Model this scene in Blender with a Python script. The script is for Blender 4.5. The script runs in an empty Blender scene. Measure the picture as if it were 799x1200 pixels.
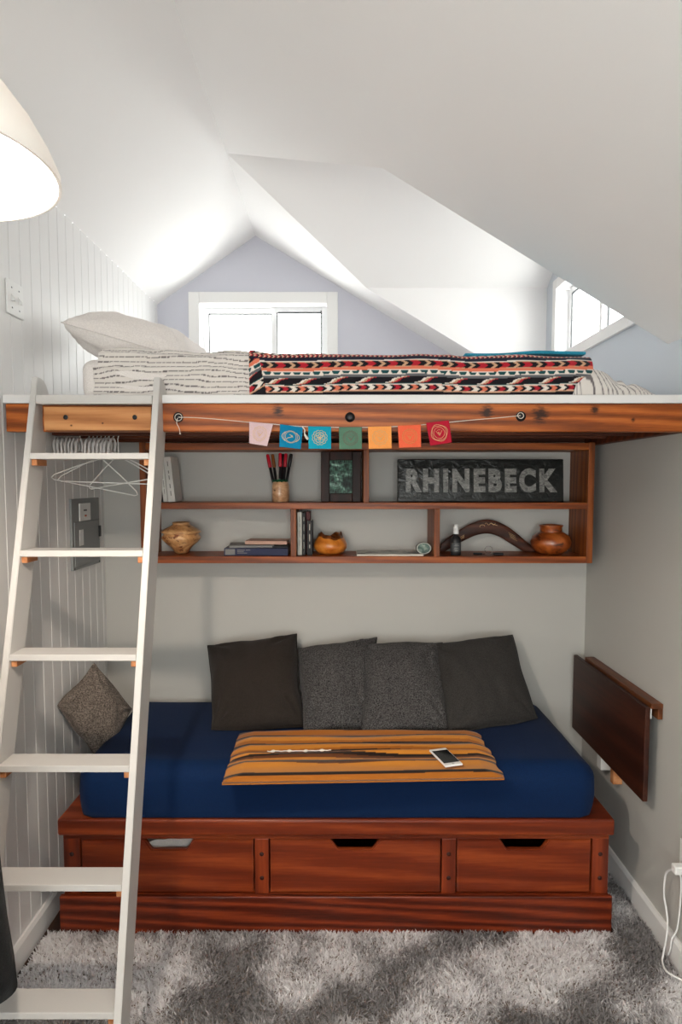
import bpy, bmesh, math, random
import numpy as np
from mathutils import Vector, Matrix, noise
random.seed(7)
SC = bpy.context.scene
COL = SC.collection
PI = math.pi
R = math.radians

# ------------------------------------------------------------------ camera
CF, CTH, CPY, CH, CD = 740.0, R(3.8), 615.0, 1.73, 3.08      # focal length in px of 1200, pitch, centre row, eye height, distance to back wall
cam = bpy.data.objects.new('camera', bpy.data.cameras.new('camera'))
COL.objects.link(cam)
cam.location = (0, -CD, CH)
cam.rotation_euler = (PI / 2 - CTH, 0, 0)
cam.data.sensor_width = 36
cam.data.lens = CF / 1200 * 36
cam.data.shift_y = 0.0125
cam.data.clip_start = 0.05
SC.camera = cam


def _ray(u, v):
    a = (u - 399.5) / CF; b = -(v - CPY) / CF
    return (a, math.cos(CTH) + b * math.sin(CTH), -math.sin(CTH) + b * math.cos(CTH))


def atY(u, v, y):          # point of the room at depth y seen at a given spot of the photo
    r = _ray(u, v); t = (y + CD) / r[1]
    return Vector((t * r[0], y, CH + t * r[2]))


def atZ(u, v, z):
    r = _ray(u, v); t = (z - CH) / r[2]
    return Vector((t * r[0], -CD + t * r[1], z))


def atX(u, v, x):
    r = _ray(u, v); t = x / r[0]
    return Vector((x, -CD + t * r[1], CH + t * r[2]))


# ------------------------------------------------------------------ materials
def rgb(r, g, b):          # sRGB 0-255 to linear
    f = lambda c: (c / 255 / 12.92) if c / 255 <= .04045 else ((c / 255 + .055) / 1.055) ** 2.4
    return (f(r), f(g), f(b), 1)


MATS = {}


class NT:
    def __init__(s, name):
        s.m = bpy.data.materials.new(name); s.m.use_nodes = True
        s.t = s.m.node_tree; s.t.nodes.clear()
        s.out = s.n('ShaderNodeOutputMaterial')
        MATS[name] = s.m

    def n(s, typ, **kw):
        nd = s.t.nodes.new(typ)
        for k, v in kw.items():
            if k.startswith('i_'):
                nd.inputs[k[2:].replace('_', ' ')].default_value = v
            else:
                setattr(nd, k, v)
        return nd

    def l(s, a, b):
        s.t.links.new(a, b)

    def math(s, op, a, b=None):
        nd = s.n('ShaderNodeMath', operation=op)
        for i, v in enumerate((a, b)):
            if v is None: continue
            if isinstance(v, (int, float)): nd.inputs[i].default_value = v
            else: s.l(v, nd.inputs[i])
        return nd.outputs[0]

    def ramp(s, fac, stops):
        r = s.n('ShaderNodeValToRGB')
        e = r.color_ramp.elements
        while len(e) < len(stops): e.new(.5)
        for x, (p, c) in zip(e, stops):
            x.position = p; x.color = c
        s.l(fac, r.inputs[0])
        return r.outputs[0]

    def mix(s, fac, a, b, mode='MIX'):
        nd = s.n('ShaderNodeMix', data_type='RGBA', blend_type=mode)
        for sock, v in ((nd.inputs[0], fac), (nd.inputs[6], a), (nd.inputs[7], b)):
            if isinstance(v, (int, float, tuple)): sock.default_value = v
            else: s.l(v, sock)
        return nd.outputs[2]

    def coords(s, scale=(1, 1, 1), rot=(0, 0, 0)):
        tc = s.n('ShaderNodeTexCoord'); mp = s.n('ShaderNodeMapping')
        mp.inputs['Scale'].default_value = scale; mp.inputs['Rotation'].default_value = rot
        s.l(tc.outputs['Object'], mp.inputs[0])
        return mp.outputs[0]

    def noise(s, vec, scale, detail=3, rough=.5, dist=0):
        nd = s.n('ShaderNodeTexNoise')
        nd.inputs['Scale'].default_value = scale; nd.inputs['Detail'].default_value = detail
        nd.inputs['Roughness'].default_value = rough; nd.inputs['Distortion'].default_value = dist
        s.l(vec, nd.inputs['Vector'])
        return nd.outputs['Fac']

    def bsdf(s, col, rough=.5, bump=None, bstr=.2, bdist=.002, **kw):
        b = s.n('ShaderNodeBsdfPrincipled')
        if isinstance(col, tuple): b.inputs['Base Color'].default_value = col
        else: s.l(col, b.inputs['Base Color'])
        if isinstance(rough, (int, float)): b.inputs['Roughness'].default_value = rough
        else: s.l(rough, b.inputs['Roughness'])
        for k, v in kw.items():
            b.inputs[k.replace('_', ' ')].default_value = v
        if bump is not None:
            bp = s.n('ShaderNodeBump'); bp.inputs['Strength'].default_value = bstr; bp.inputs['Distance'].default_value = bdist
            s.l(bump, bp.inputs['Height']); s.l(bp.outputs[0], b.inputs['Normal'])
        s.l(b.outputs[0], s.out.inputs[0])
        return b


def paint(name, c, rough=.6, var=.03, scale=6, bstr=.15):
    t = NT(name); v = t.coords()
    f = t.noise(v, scale, 3)
    dark = tuple(x * (1 - var) for x in c[:3]) + (1,)
    t.bsdf(t.mix(f, dark, c), rough, t.noise(v, 220, 2), bstr, .0006)
    return t.m


def plain(name, c, rough=.5, **kw):
    kw = dict(dict(Specular_IOR_Level=.3), **kw)
    t = NT(name); v = t.coords()
    f = t.noise(v, 40, 2)
    t.bsdf(t.mix(f, tuple(x * .93 for x in c[:3]) + (1,), c), rough, **kw)
    return t.m


def cloth(name, c1, c2, scale=350, rough=.9, bstr=.5, big=.0, sheen=.05):
    t = NT(name); v = t.coords()
    f = t.noise(v, scale, 3, .7)
    g = t.ramp(f, [(.35, c1), (.65, c2)])
    if big:
        h = t.noise(v, 7, 3)
        g = t.mix(t.math('MULTIPLY', h, big), g, c2)
    t.bsdf(g, rough, f, bstr, .0015, Sheen_Weight=sheen, Specular_IOR_Level=.12)
    return t.m


def wood(name, dark, mid, light, axis='X', size=1.0, rough=.42, coat=.15, knots=(), rings=.5, bstr=.15):
    t = NT(name)
    lo, hi = .5 * size, 9 * size
    sc = {'X': (lo, hi, hi), 'Y': (hi, lo, hi), 'Z': (hi, hi, lo)}[axis]
    v = t.coords(sc)
    broad = t.noise(v, 1.3, 3, .5, .6)
    fine = t.noise(v, 14, 4, .65, .2)
    w = t.n('ShaderNodeTexWave', wave_type='BANDS', bands_direction='DIAGONAL')
    w.inputs['Scale'].default_value = 1.1; w.inputs['Distortion'].default_value = 7
    w.inputs['Detail'].default_value = 2.5; w.inputs['Detail Scale'].default_value = .8
    t.l(v, w.inputs['Vector'])
    a = t.mix(rings, broad, w.outputs['Fac'])
    f = t.mix(.45, a, fine)
    col = t.ramp(f, [(.22, dark), (.5, mid), (.78, light)])
    if knots:
        tc = t.n('ShaderNodeTexCoord')
        for (kx, ky, kz, rad) in knots:
            sub = t.n('ShaderNodeVectorMath', operation='SUBTRACT'); sub.inputs[1].default_value = (kx, ky, kz)
            t.l(tc.outputs['Object'], sub.inputs[0])
            sc_ = t.n('ShaderNodeVectorMath', operation='MULTIPLY'); sc_.inputs[1].default_value = (1, .3, 1.0)
            t.l(sub.outputs[0], sc_.inputs[0])
            ln = t.n('ShaderNodeVectorMath', operation='LENGTH'); t.l(sc_.outputs[0], ln.inputs[0])
            nz = t.math('MULTIPLY', t.noise(t.coords((9, 9, 40)), 6, 3), rad * 1.6)
            d = t.math('ADD', ln.outputs['Value'], nz)
            mk = t.n('ShaderNodeMapRange'); mk.inputs[1].default_value = rad * 1.1; mk.inputs[2].default_value = rad * 1.9
            mk.inputs[3].default_value = .95; mk.inputs[4].default_value = 0
            t.l(d, mk.inputs[0])
            col = t.mix(mk.outputs[0], col, tuple(x * .18 for x in dark[:3]) + (1,))
    t.bsdf(col, rough, f, bstr, .002, Coat_Weight=coat * .3, Coat_Roughness=.3, Specular_IOR_Level=.28)
    return t.m


def attr_mat(name, rough=.85, bstr=.4, scale=500, **kw):
    t = NT(name)
    a = t.n('ShaderNodeVertexColor'); a.layer_name = 'pattern'
    f = t.noise(t.coords(), scale, 2)
    t.bsdf(t.mix(t.math('MULTIPLY', f, .12), a.outputs[0], (0.02, .02, .02, 1)), rough, f, bstr, .001, **dict(dict(Specular_IOR_Level=.15), **kw))
    return t.m


M = {}
M['ceiling'] = paint('ceiling_paint', (.83, .82, .815, 1), .7, .015)
M['wall'] = paint('wall_paint', (.475, .468, .44, 1), .55, .02)
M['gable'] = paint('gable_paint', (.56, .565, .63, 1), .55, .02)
M['dormer'] = paint('window_lit_wall_paint', (.53, .57, .62, 1), .55, .02)  # lighter, bluer copy of the wall paint: cool window light put into the colour
M['beadboard'] = paint('beadboard_paint', (.74, .735, .73, 1), .45, .03)
M['trim'] = paint('trim_paint', (.78, .775, .765, 1), .4, .02)
M['vinyl'] = plain('window_vinyl', (.78, .78, .785, 1), .35)
M['ladder'] = paint('ladder_paint', (.55, .535, .515, 1), .42, .05, 4)
M['deck'] = paint('deck_paint', (.74, .73, .72, 1), .45, .04)
M['floor'] = wood('dark_floorboards', rgb(28, 17, 13), rgb(45, 28, 20), rgb(62, 40, 28), 'Y')
kz = lambda u, v, r: tuple(atY(u, v, -.9)) + (r,)
M['beam'] = wood('fir_beam', rgb(86, 38, 12), rgb(148, 74, 26), rgb(196, 112, 50), 'X', 1.5, .4, .1,
                 knots=[kz(326, 482, .022), kz(570, 483, .026), kz(633, 486, .032), kz(697, 479, .018), kz(742, 492, .008)], rings=.55)
M['joist'] = wood('dark_joist_wood', rgb(50, 22, 12), rgb(88, 42, 22), rgb(120, 62, 34), 'X', 1.0, .6, 0)
M['pine'] = wood('pine_board', rgb(140, 86, 46), rgb(178, 120, 72), rgb(204, 150, 98), 'X', 1.2, .55, 0,
                 knots=[(-.80, -.945, 1.93, .004), (-.905, -.945, 1.922, .005)])
M['pineblock'] = wood('pine_block', rgb(150, 92, 54), rgb(188, 126, 82), rgb(212, 156, 110), 'Y', 1.2, .55, 0)
M['shelfwood'] = wood('cedar_shelf_wood', rgb(86, 38, 10), rgb(138, 66, 22), rgb(174, 96, 38), 'X', 1.3, .42, .2)
M['shelfwoodv'] = wood('cedar_upright_wood', rgb(80, 38, 12), rgb(128, 64, 22), rgb(162, 90, 38), 'Z', 1.3, .45, .15)
M['bedwood'] = wood('red_daybed_wood', rgb(68, 22, 7), rgb(104, 37, 13), rgb(146, 66, 28), 'X', .8, .36, .2, rings=.38)
M['bedplinth'] = wood('figured_plinth_wood', rgb(42, 11, 4), rgb(88, 29, 11), rgb(128, 52, 22), 'X', 1.6, .36, .2, rings=.6)
M['bedpost'] = wood('red_post_wood', rgb(60, 20, 7), rgb(104, 37, 14), rgb(138, 58, 24), 'Z', .8, .36, .3)
M['walnut'] = wood('walnut_table_wood', rgb(30, 12, 8), rgb(52, 24, 15), rgb(78, 40, 24), 'Y', .5, .45, 0, rings=.3)
M['walnutedge'] = wood('walnut_edge_wood', rgb(60, 30, 14), rgb(92, 50, 26), rgb(120, 72, 40), 'Y', 1, .4, .2)
M['navy'] = cloth('navy_sheet_cloth', rgb(2, 22, 50), rgb(4, 34, 74), 500, .8, .2, 0, .03)
M['cush1'] = cloth('charcoal_plain_cloth', rgb(30, 26, 24), rgb(50, 44, 40), 420, .95, .6)
M['cush2'] = cloth('heather_charcoal_cloth', rgb(10, 10, 11), rgb(92, 90, 90), 200, .95, .9)
M['cush3'] = cloth('grey_slub_cloth', rgb(34, 32, 32), rgb(62, 60, 58), 300, .95, .6)
M['cush5'] = cloth('taupe_heather_cloth', rgb(56, 50, 45), rgb(132, 122, 114), 180, .95, .8)
M['linen'] = cloth('white_linen', rgb(214, 208, 204), rgb(232, 226, 222), 300, .9, .2)
M['pillow'] = cloth('white_pillowcase', rgb(222, 216, 212), rgb(238, 232, 228), 200, .9, .15)
M['teal'] = cloth('teal_fleece', rgb(30, 120, 150), rgb(60, 150, 176), 300)
M['coat'] = cloth('black_wool', rgb(8, 9, 10), rgb(20, 21, 23), 300, .95, .6)
M['pattern'] = attr_mat('patterned_cloth', .9, .5, 400, Sheen_Weight=.2)
M['printed'] = attr_mat('printed_surface', .3, .05)
t = NT('shag_pile')
a_ = t.n('ShaderNodeVertexColor'); a_.layer_name = 'pattern'
df = t.n('ShaderNodeBsdfDiffuse'); tl = t.n('ShaderNodeBsdfTranslucent'); mx = t.n('ShaderNodeMixShader'); mx.inputs[0].default_value = .5
t.l(a_.outputs[0], df.inputs[0]); t.l(a_.outputs[0], tl.inputs[0]); t.l(df.outputs[0], mx.inputs[1]); t.l(tl.outputs[0], mx.inputs[2]); t.l(mx.outputs[0], t.out.inputs[0])
M['pile'] = t.m
M['steel'] = plain('dark_steel', (.03, .03, .032, 1), .35, Metallic=.8)
M['black'] = plain('black_plastic', (.015, .015, .017, 1), .35)
M['blackmatte'] = plain('black_cover', (.02, .02, .022, 1), .6)
M['white'] = plain('white_plastic', (.8, .8, .79, 1), .35)
M['whitebook'] = plain('white_cover', (.62, .61, .58, 1), .5)
M['paper'] = plain('paper_edges', (.72, .68, .6, 1), .8)
M['ink'] = plain('dark_ink', (.06, .06, .065, 1), .6)
M['string'] = plain('pale_string', (.74, .68, .6, 1), .8)
M['wire'] = plain('white_coated_wire', (.8, .8, .78, 1), .35)
M['hanger'] = plain('frosted_hanger_plastic', (.80, .77, .76, 1), .35)
M['grey'] = paint('grey_enamel', (.24, .25, .25, 1), .5, .05)
M['dgrey'] = plain('dark_grey_metal', (.07, .075, .08, 1), .4)
M['orangebook'] = plain('orange_cover', rgb(214, 92, 30), .5)
M['bluebook'] = plain('navy_cover', rgb(14, 22, 62), .5)
M['greybook'] = plain('grey_cover', rgb(120, 118, 116), .5)
M['palebook'] = plain('pale_grey_cover', rgb(186, 186, 178), .5)
M['redbook'] = plain('maroon_cover', rgb(90, 30, 34), .5)
M['tanbook'] = plain('tan_pink_cover', rgb(196, 158, 140), .6)
M['red'] = plain('red_marker_cap', rgb(190, 22, 44), .35)
M['brown'] = plain('brown_marker_cap', rgb(136, 78, 34), .4)
M['green'] = cloth('green_felt', rgb(10, 46, 28), rgb(24, 84, 52), 300)
M['gold'] = plain('gold_print', rgb(214, 178, 130), .6)
M['plug'] = plain('dark_wood_plug', rgb(46, 14, 8), .5)
M['chrome'] = plain('steel_ring', (.45, .45, .46, 1), .25, Metallic=1.0)
M['framewood'] = wood('dark_frame_wood', rgb(22, 9, 7), rgb(40, 17, 12), rgb(56, 26, 18), 'Z', 1, .5, .05)
M['boomer'] = wood('boomerang_wood', rgb(34, 14, 8), rgb(62, 30, 18), rgb(88, 46, 28), 'X', 1.5, .5, .05)
M['phoneglass'] = plain('phone_glass', (.004, .005, .006, 1), .08)


def turned(name, dark, mid, light, s=10, blotch=None):
    t = NT(name); v = t.coords((1, 1, 1.6))
    f = t.noise(v, s, 5, .6, 1.6)
    col = t.ramp(f, [(.3, dark), (.5, mid), (.68, light)])
    if blotch:
        g = t.noise(v, s * 2.4, 3, .6, .5)
        k = t.ramp(g, [(.56, (0, 0, 0, 1)), (.66, (1, 1, 1, 1))])
        col = t.mix(k, col, blotch)
    t.bsdf(col, .3, f, .1, .001, Coat_Weight=.4, Coat_Roughness=.15)
    return t.m


M['vase'] = turned('spalted_vase_wood', rgb(160, 106, 62), rgb(206, 156, 104), rgb(230, 190, 140), 12, rgb(120, 62, 34))
M['burl'] = turned('orange_burl_wood', rgb(166, 84, 22), rgb(206, 122, 44), rgb(222, 146, 64), 9)
M['burlbark'] = turned('dark_burl_edge', rgb(46, 20, 6), rgb(96, 48, 16), rgb(150, 84, 30), 30)
M['jar'] = turned('amber_turned_wood', rgb(104, 44, 16), rgb(152, 74, 28), rgb(186, 104, 46), 8, rgb(70, 28, 12))
M['cup'] = turned('pale_log_wood', rgb(170, 120, 84), rgb(204, 156, 116), rgb(222, 182, 146), 26)
M['agate'] = turned('green_agate', rgb(20, 44, 38), rgb(60, 92, 80), rgb(150, 166, 150), 18)

t = NT('window_glass')
tr = t.n('ShaderNodeBsdfTransparent'); tr.inputs[0].default_value = (.96, .98, .97, 1)
gl = t.n('ShaderNodeBsdfGlossy'); gl.inputs['Roughness'].default_value = .02
mx = t.n('ShaderNodeMixShader'); mx.inputs[0].default_value = .06
t.l(tr.outputs[0], mx.inputs[1]); t.l(gl.outputs[0], mx.inputs[2]); t.l(mx.outputs[0], t.out.inputs[0])
M['glass'] = t.m
t = NT('insect_screen')
tr = t.n('ShaderNodeBsdfTransparent'); df = t.n('ShaderNodeBsdfDiffuse'); df.inputs[0].default_value = (.3, .3, .32, 1)
mx = t.n('ShaderNodeMixShader'); mx.inputs[0].default_value = .2
t.l(tr.outputs[0], mx.inputs[1]); t.l(df.outputs[0], mx.inputs[2]); t.l(mx.outputs[0], t.out.inputs[0])
M['screen'] = t.m
t = NT('lamp_shade_glass')
b = t.bsdf((.82, .80, .77, 1), .35)
tl = t.n('ShaderNodeBsdfTranslucent'); tl.inputs[0].default_value = (.85, .83, .80, 1)
mx = t.n('ShaderNodeMixShader'); mx.inputs[0].default_value = .05
t.l(b.outputs[0], mx.inputs[1]); t.l(tl.outputs[0], mx.inputs[2]); t.l(mx.outputs[0], t.out.inputs[0])
M['shade'] = t.m
t = NT('lit_bulb')
e = t.n('ShaderNodeEmission'); e.inputs[0].default_value = (1, .86, .72, 1); e.inputs[1].default_value = 1500
t.l(e.outputs[0], t.out.inputs[0])
M['bulb'] = t.m
# glossy crinkled film over the black sign
t = NT('crinkled_black_film'); v = t.coords()
f = t.noise(v, 30, 4, .6, 1.5)
t.bsdf((.010, .011, .010, 1), .16, f, .4, .006, Specular_IOR_Level=.3)
M['film'] = t.m
t = NT('silver_print'); v = t.coords((1, 1, 2))
f = t.noise(v, 45, 5, .75, 1)
t.bsdf(t.ramp(f, [(.35, (.02, .02, .02, 1)), (.55, (.22, .215, .2, 1)), (.75, (.5, .5, .46, 1))]), .3, f, .5, .002)
M['silver'] = t.m


# ------------------------------------------------------------------ mesh helpers
def tag(o, label=None, cat=None, group=None, kind=None):
    for k, v in (('label', label), ('category', cat), ('group', group), ('kind', kind)):
        if v: o[k] = v
    return o


def thing(name, label, cat, loc=(0, 0, 0), group=None):
    o = bpy.data.objects.new(name, None); COL.objects.link(o)
    o.location = loc; o.empty_display_size = .05
    return tag(o, label, cat, group)


def wloc(p):
    v = Vector((0, 0, 0))
    while p is not None:
        v += p.location; p = p.parent
    return v


def obj(name, bm, mat, parent=None, smooth=False, origin=None, label=None):
    """link a bmesh (world coordinates) as one mesh object"""
    me = bpy.data.meshes.new(name)
    off = wloc(parent)
    if origin is not None: off = Vector(origin)
    if off.length: bmesh.ops.translate(bm, verts=bm.verts, vec=-off)
    bm.normal_update()
    bm.to_mesh(me); bm.free()
    for m in (mat if isinstance(mat, (list, tuple)) else [mat]): me.materials.append(m)
    if smooth:
        me.polygons.foreach_set('use_smooth', [True] * len(me.polygons))
    o = bpy.data.objects.new(name, me); COL.objects.link(o)
    if parent is not None:
        o.parent = parent
        if origin is not None: o.location = off - wloc(parent)
    elif origin is not None:
        o.location = off
    if label: o['label'] = label
    return o


def pydata(name, verts, faces, mat, parent=None, smooth=True, cols=None, origin=None, label=None):
    off = wloc(parent) if origin is None else Vector(origin)
    me = bpy.data.meshes.new(name)
    me.from_pydata([tuple(Vector(v) - off) for v in verts], [], faces)
    for m in (mat if isinstance(mat, (list, tuple)) else [mat]): me.materials.append(m)
    if smooth: me.polygons.foreach_set('use_smooth', [True] * len(me.polygons))
    if cols is not None:
        a = me.color_attributes.new('pattern', 'FLOAT_COLOR', 'POINT')
        a.data.foreach_set('color', np.asarray(cols, dtype=np.float32).ravel())
    me.update()
    o = bpy.data.objects.new(name, me); COL.objects.link(o)
    if parent is not None: o.parent = parent
    if origin is not None: o.location = off - wloc(parent)
    if label: o['label'] = label
    return o


def box(bm, x0, x1, y0, y1, z0, z1, bev=0, seg=2, mat=None, mi=0):
    b = bmesh.new()
    bmesh.ops.create_cube(b, size=1)
    for v in b.verts:
        v.co = Vector((x0 + (v.co.x + .5) * (x1 - x0), y0 + (v.co.y + .5) * (y1 - y0), z0 + (v.co.z + .5) * (z1 - z0)))
    if bev > 0:
        bmesh.ops.bevel(b, geom=b.edges[:], offset=bev, segments=seg, affect='EDGES', profile=.5)
    if mat is not None: bmesh.ops.transform(b, matrix=mat, verts=b.verts)
    return merge(bm, b, mi)


def merge(bm, b, mi=0):
    idx = {}
    for v in b.verts: idx[v.index if False else v] = bm.verts.new(v.co)
    for f in b.faces:
        nf = bm.faces.new([idx[v] for v in f.verts]); nf.material_index = mi; nf.smooth = f.smooth
    b.free()
    return bm


def tube(bm, pts, r, n=8, closed=False, caps=True, mi=0):
    pts = [Vector(p) for p in pts]
    rs = r if isinstance(r, (list, tuple)) else [r] * len(pts)
    rings = []
    prev = None
    L = len(pts)
    for i, p in enumerate(pts):
        a = pts[(i - 1) % L] if (i > 0 or closed) else p
        c = pts[(i + 1) % L] if (i < L - 1 or closed) else p
        d = (c - a)
        if d.length < 1e-9: d = Vector((0, 0, 1))
        d.normalize()
        if prev is None:
            u = d.orthogonal().normalized()
        else:
            u = (prev - d * prev.dot(d))
            if u.length < 1e-6: u = d.orthogonal()
            u.normalize()
        prev = u
        w = d.cross(u)
        rings.append([bm.verts.new(p + (u * math.cos(k * 2 * PI / n) + w * math.sin(k * 2 * PI / n)) * rs[i]) for k in range(n)])
    for i in range(L if closed else L - 1):
        A, B = rings[i], rings[(i + 1) % L]
        for k in range(n):
            f = bm.faces.new((A[k], A[(k + 1) % n], B[(k + 1) % n], B[k])); f.smooth = True; f.material_index = mi
    if caps and not closed:
        bm.faces.new(rings[0][::-1]).material_index = mi; bm.faces.new(rings[-1]).material_index = mi
    return bm


def lathe(bm, prof, c, n=40, wob=None, mi=0):
    """prof: list of (radius, z); closed on the axis where radius is 0"""
    rings = []
    for j, (r, z) in enumerate(prof):
        if r < 1e-6:
            rings.append([bm.verts.new((c[0], c[1], c[2] + z))] * n)
        else:
            ring = []
            for k in range(n):
                a = 2 * PI * k / n
                rr, zz = r, z
                if wob: rr, zz = wob(a, r, z, j)
                ring.append(bm.verts.new((c[0] + rr * math.cos(a), c[1] + rr * math.sin(a), c[2] + zz)))
            rings.append(ring)
    for A, B in zip(rings, rings[1:]):
        for k in range(n):
            vs = []
            for v in (A[k], A[(k + 1) % n], B[(k + 1) % n], B[k]):
                if v not in vs: vs.append(v)
            if len(vs) >= 3:
                f = bm.faces.new(vs); f.smooth = True; f.material_index = mi
    return bm


def prism(bm, poly, d, mi=0):
    """poly: list of 3-D points in a plane; d: extrusion vector"""
    A = [bm.verts.new(Vector(p)) for p in poly]; B = [bm.verts.new(Vector(p) + Vector(d)) for p in poly]
    n = len(poly)
    fs = [bm.faces.new(A), bm.faces.new(B[::-1])]
    for i in range(n): fs.append(bm.faces.new((A[i], B[i], B[(i + 1) % n], A[(i + 1) % n])))
    for f in fs: f.material_index = mi
    bmesh.ops.recalc_face_normals(bm, faces=fs)
    return bm


def poly(bm, pts, mi=0):
    f = bm.faces.new([bm.verts.new(Vector(p)) for p in pts]); f.material_index = mi
    return bm


def grid(fn, nu, nv):
    vs = [fn(i / (nu - 1), j / (nv - 1)) for j in range(nv) for i in range(nu)]
    fs = [(j * nu + i, j * nu + i + 1, (j + 1) * nu + i + 1, (j + 1) * nu + i) for j in range(nv - 1) for i in range(nu - 1)]
    return vs, fs


def slab_grid(fn, nu, nv, th):
    """double-sided cloth: fn gives the outer surface, th thickness pushed along the normal"""
    vs, fs = grid(fn, nu, nv)
    vs = [Vector(v) for v in vs]
    N = []
    for j in range(nv):
        for i in range(nu):
            a = vs[j * nu + min(i + 1, nu - 1)] - vs[j * nu + max(i - 1, 0)]
            b = vs[min(j + 1, nv - 1) * nu + i] - vs[max(j - 1, 0) * nu + i]
            c = a.cross(b); N.append(c.normalized() if c.length > 0 else Vector((0, 0, 1)))
    o = len(vs)
    inner = [v - n * th for v, n in zip(vs, N)]
    fs2 = [(a + o, d + o, c + o, b + o) for a, b, c, d in fs]
    rim = [j * nu for j in range(nv)][::-1] + [i for i in range(1, nu)] + [j * nu + nu - 1 for j in range(1, nv)] + [(nv - 1) * nu + i for i in range(nu - 2, 0, -1)]
    rim_f = [(rim[k], rim[k] + o, rim[(k + 1) % len(rim)] + o, rim[(k + 1) % len(rim)]) for k in range(len(rim))]
    return vs + inner, fs + fs2 + rim_f


def nz(x, y, z=0.0):
    return noise.noise(Vector((x, y, z)))


def copy_tree(o, parent=None):
    c = o.copy(); COL.objects.link(c); c.parent = parent
    for ch in list(o.children): copy_tree(ch, c)
    return c


def struct(name, bm, mat, smooth=False):
    return tag(obj(name, bm, mat, None, smooth), kind='structure')


# ------------------------------------------------------------------ the room
XL, XR = -1.157, 1.205
YF, YG = -5.2, .98                       # wall behind the camera, gable wall beyond the loft
RX, RZ = -.535, 3.272                    # ridge
ML, MR = .677, .593                      # pitches
ZL = RZ - ML * (RX - XL)
ZR = RZ - MR * (XR - RX)
Y1, Y2, YC = -.715, .695, -.01
XN = .15; ZE = RZ - MR * (XN - RX)

bm = bmesh.new(); box(bm, XL - .1, XR + .1, YF - .1, .0, -.06, 0)
struct('floor', bm, M['floor'])

bm = bmesh.new()
poly(bm, [(XL, YF, ZL), (XL, YG, ZL), (RX, YG, RZ), (RX, YF, RZ)])
struct('ceiling_left_slope', bm, M['ceiling'])
bm = bmesh.new()
poly(bm, [(RX, YF, RZ), (RX, YC, RZ), (XN, Y1, ZE), (XR, Y1, ZR), (XR, YF, ZR)])
poly(bm, [(RX, YC, RZ), (RX, YG, RZ), (XR, YG, ZR), (XR, Y2, ZR), (XN, Y2, ZE)])
poly(bm, [(RX, YC, RZ), (XN, Y2, ZE), (XR, Y2, ZE), (XR, YC, RZ)])
poly(bm, [(RX, YC, RZ), (XR, YC, RZ), (XR, Y1, ZE), (XN, Y1, ZE)])
poly(bm, [(XN, Y2, ZE), (XR, Y2, ZR), (XR, Y2, ZE)])
poly(bm, [(XN, Y1, ZE), (XR, Y1, ZE), (XR, Y1, ZR)])
bmesh.ops.remove_doubles(bm, verts=bm.verts, dist=1e-5)
struct('ceiling', bm, M['ceiling'])

# left wall of grooved boards
bm = bmesh.new()
ys = [YF]
g = .0785; k = -.902 - 55 * g
while k < YG:
    if k > YF + .01:
        ys += [k - .0028, k, k + .0028]
    k += g
ys.append(YG)
prof = []
for i, y in enumerate(ys):
    gr = (i > 0 and i < len(ys) - 1 and (i - 2) % 3 == 0)
    prof.append((XL - (.0035 if gr else 0), y))
SH = (-4.85, -3.6, .95, 2.15)  # opening of an unseen side window, added for light from the left rear
SH = (min(ys, key=lambda q: abs(q - SH[0])), min(ys, key=lambda q: abs(q - SH[1])), SH[2], SH[3])
lev = [[bm.verts.new((x, y, z)) for x, y in prof] for z in (0, SH[2], SH[3], ZL)]
for i in range(len(prof) - 1):
    for q in range(3):
        if q == 1 and prof[i][1] >= SH[0] - 1e-6 and prof[i + 1][1] <= SH[1] + 1e-6: continue
        bm.faces.new((lev[q][i], lev[q][i + 1], lev[q + 1][i + 1], lev[q + 1][i]))
bmesh.ops.delete(bm, geom=[v for v in bm.verts if not v.link_faces], context='VERTS')
struct('wall_left', bm, M['beadboard'])


def wall_with_hole(bm, outer, hole, f):
    """outer, hole: (a0, a1, b0, b1); f(a, b) -> point"""
    a0, a1, b0, b1 = outer; h0, h1, g0, g1 = hole
    for (p, q, r_, s) in ((a0, h0, b0, b1), (h1, a1, b0, b1), (h0, h1, b0, g0), (h0, h1, g1, b1)):
        poly(bm, [f(p, r_), f(q, r_), f(q, s), f(p, s)])


# right wall: plain lower part, dormer wall with its window opening above
DH = (-.42, .49, 2.43, 2.80)
bm = bmesh.new()
fR = lambda a, b: (XR, a, b)
poly(bm, [fR(YF, 0), fR(YG, 0), fR(YG, 2.0), fR(-.904, 2.0), fR(-.904, ZR), fR(YF, ZR)])
struct('wall_right', bm, M['wall'])
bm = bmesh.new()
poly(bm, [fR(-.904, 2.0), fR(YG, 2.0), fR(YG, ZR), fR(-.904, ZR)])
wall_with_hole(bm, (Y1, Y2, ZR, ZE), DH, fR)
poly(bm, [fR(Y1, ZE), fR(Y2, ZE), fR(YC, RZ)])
struct('wall_dormer', bm, M['dormer'])

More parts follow.
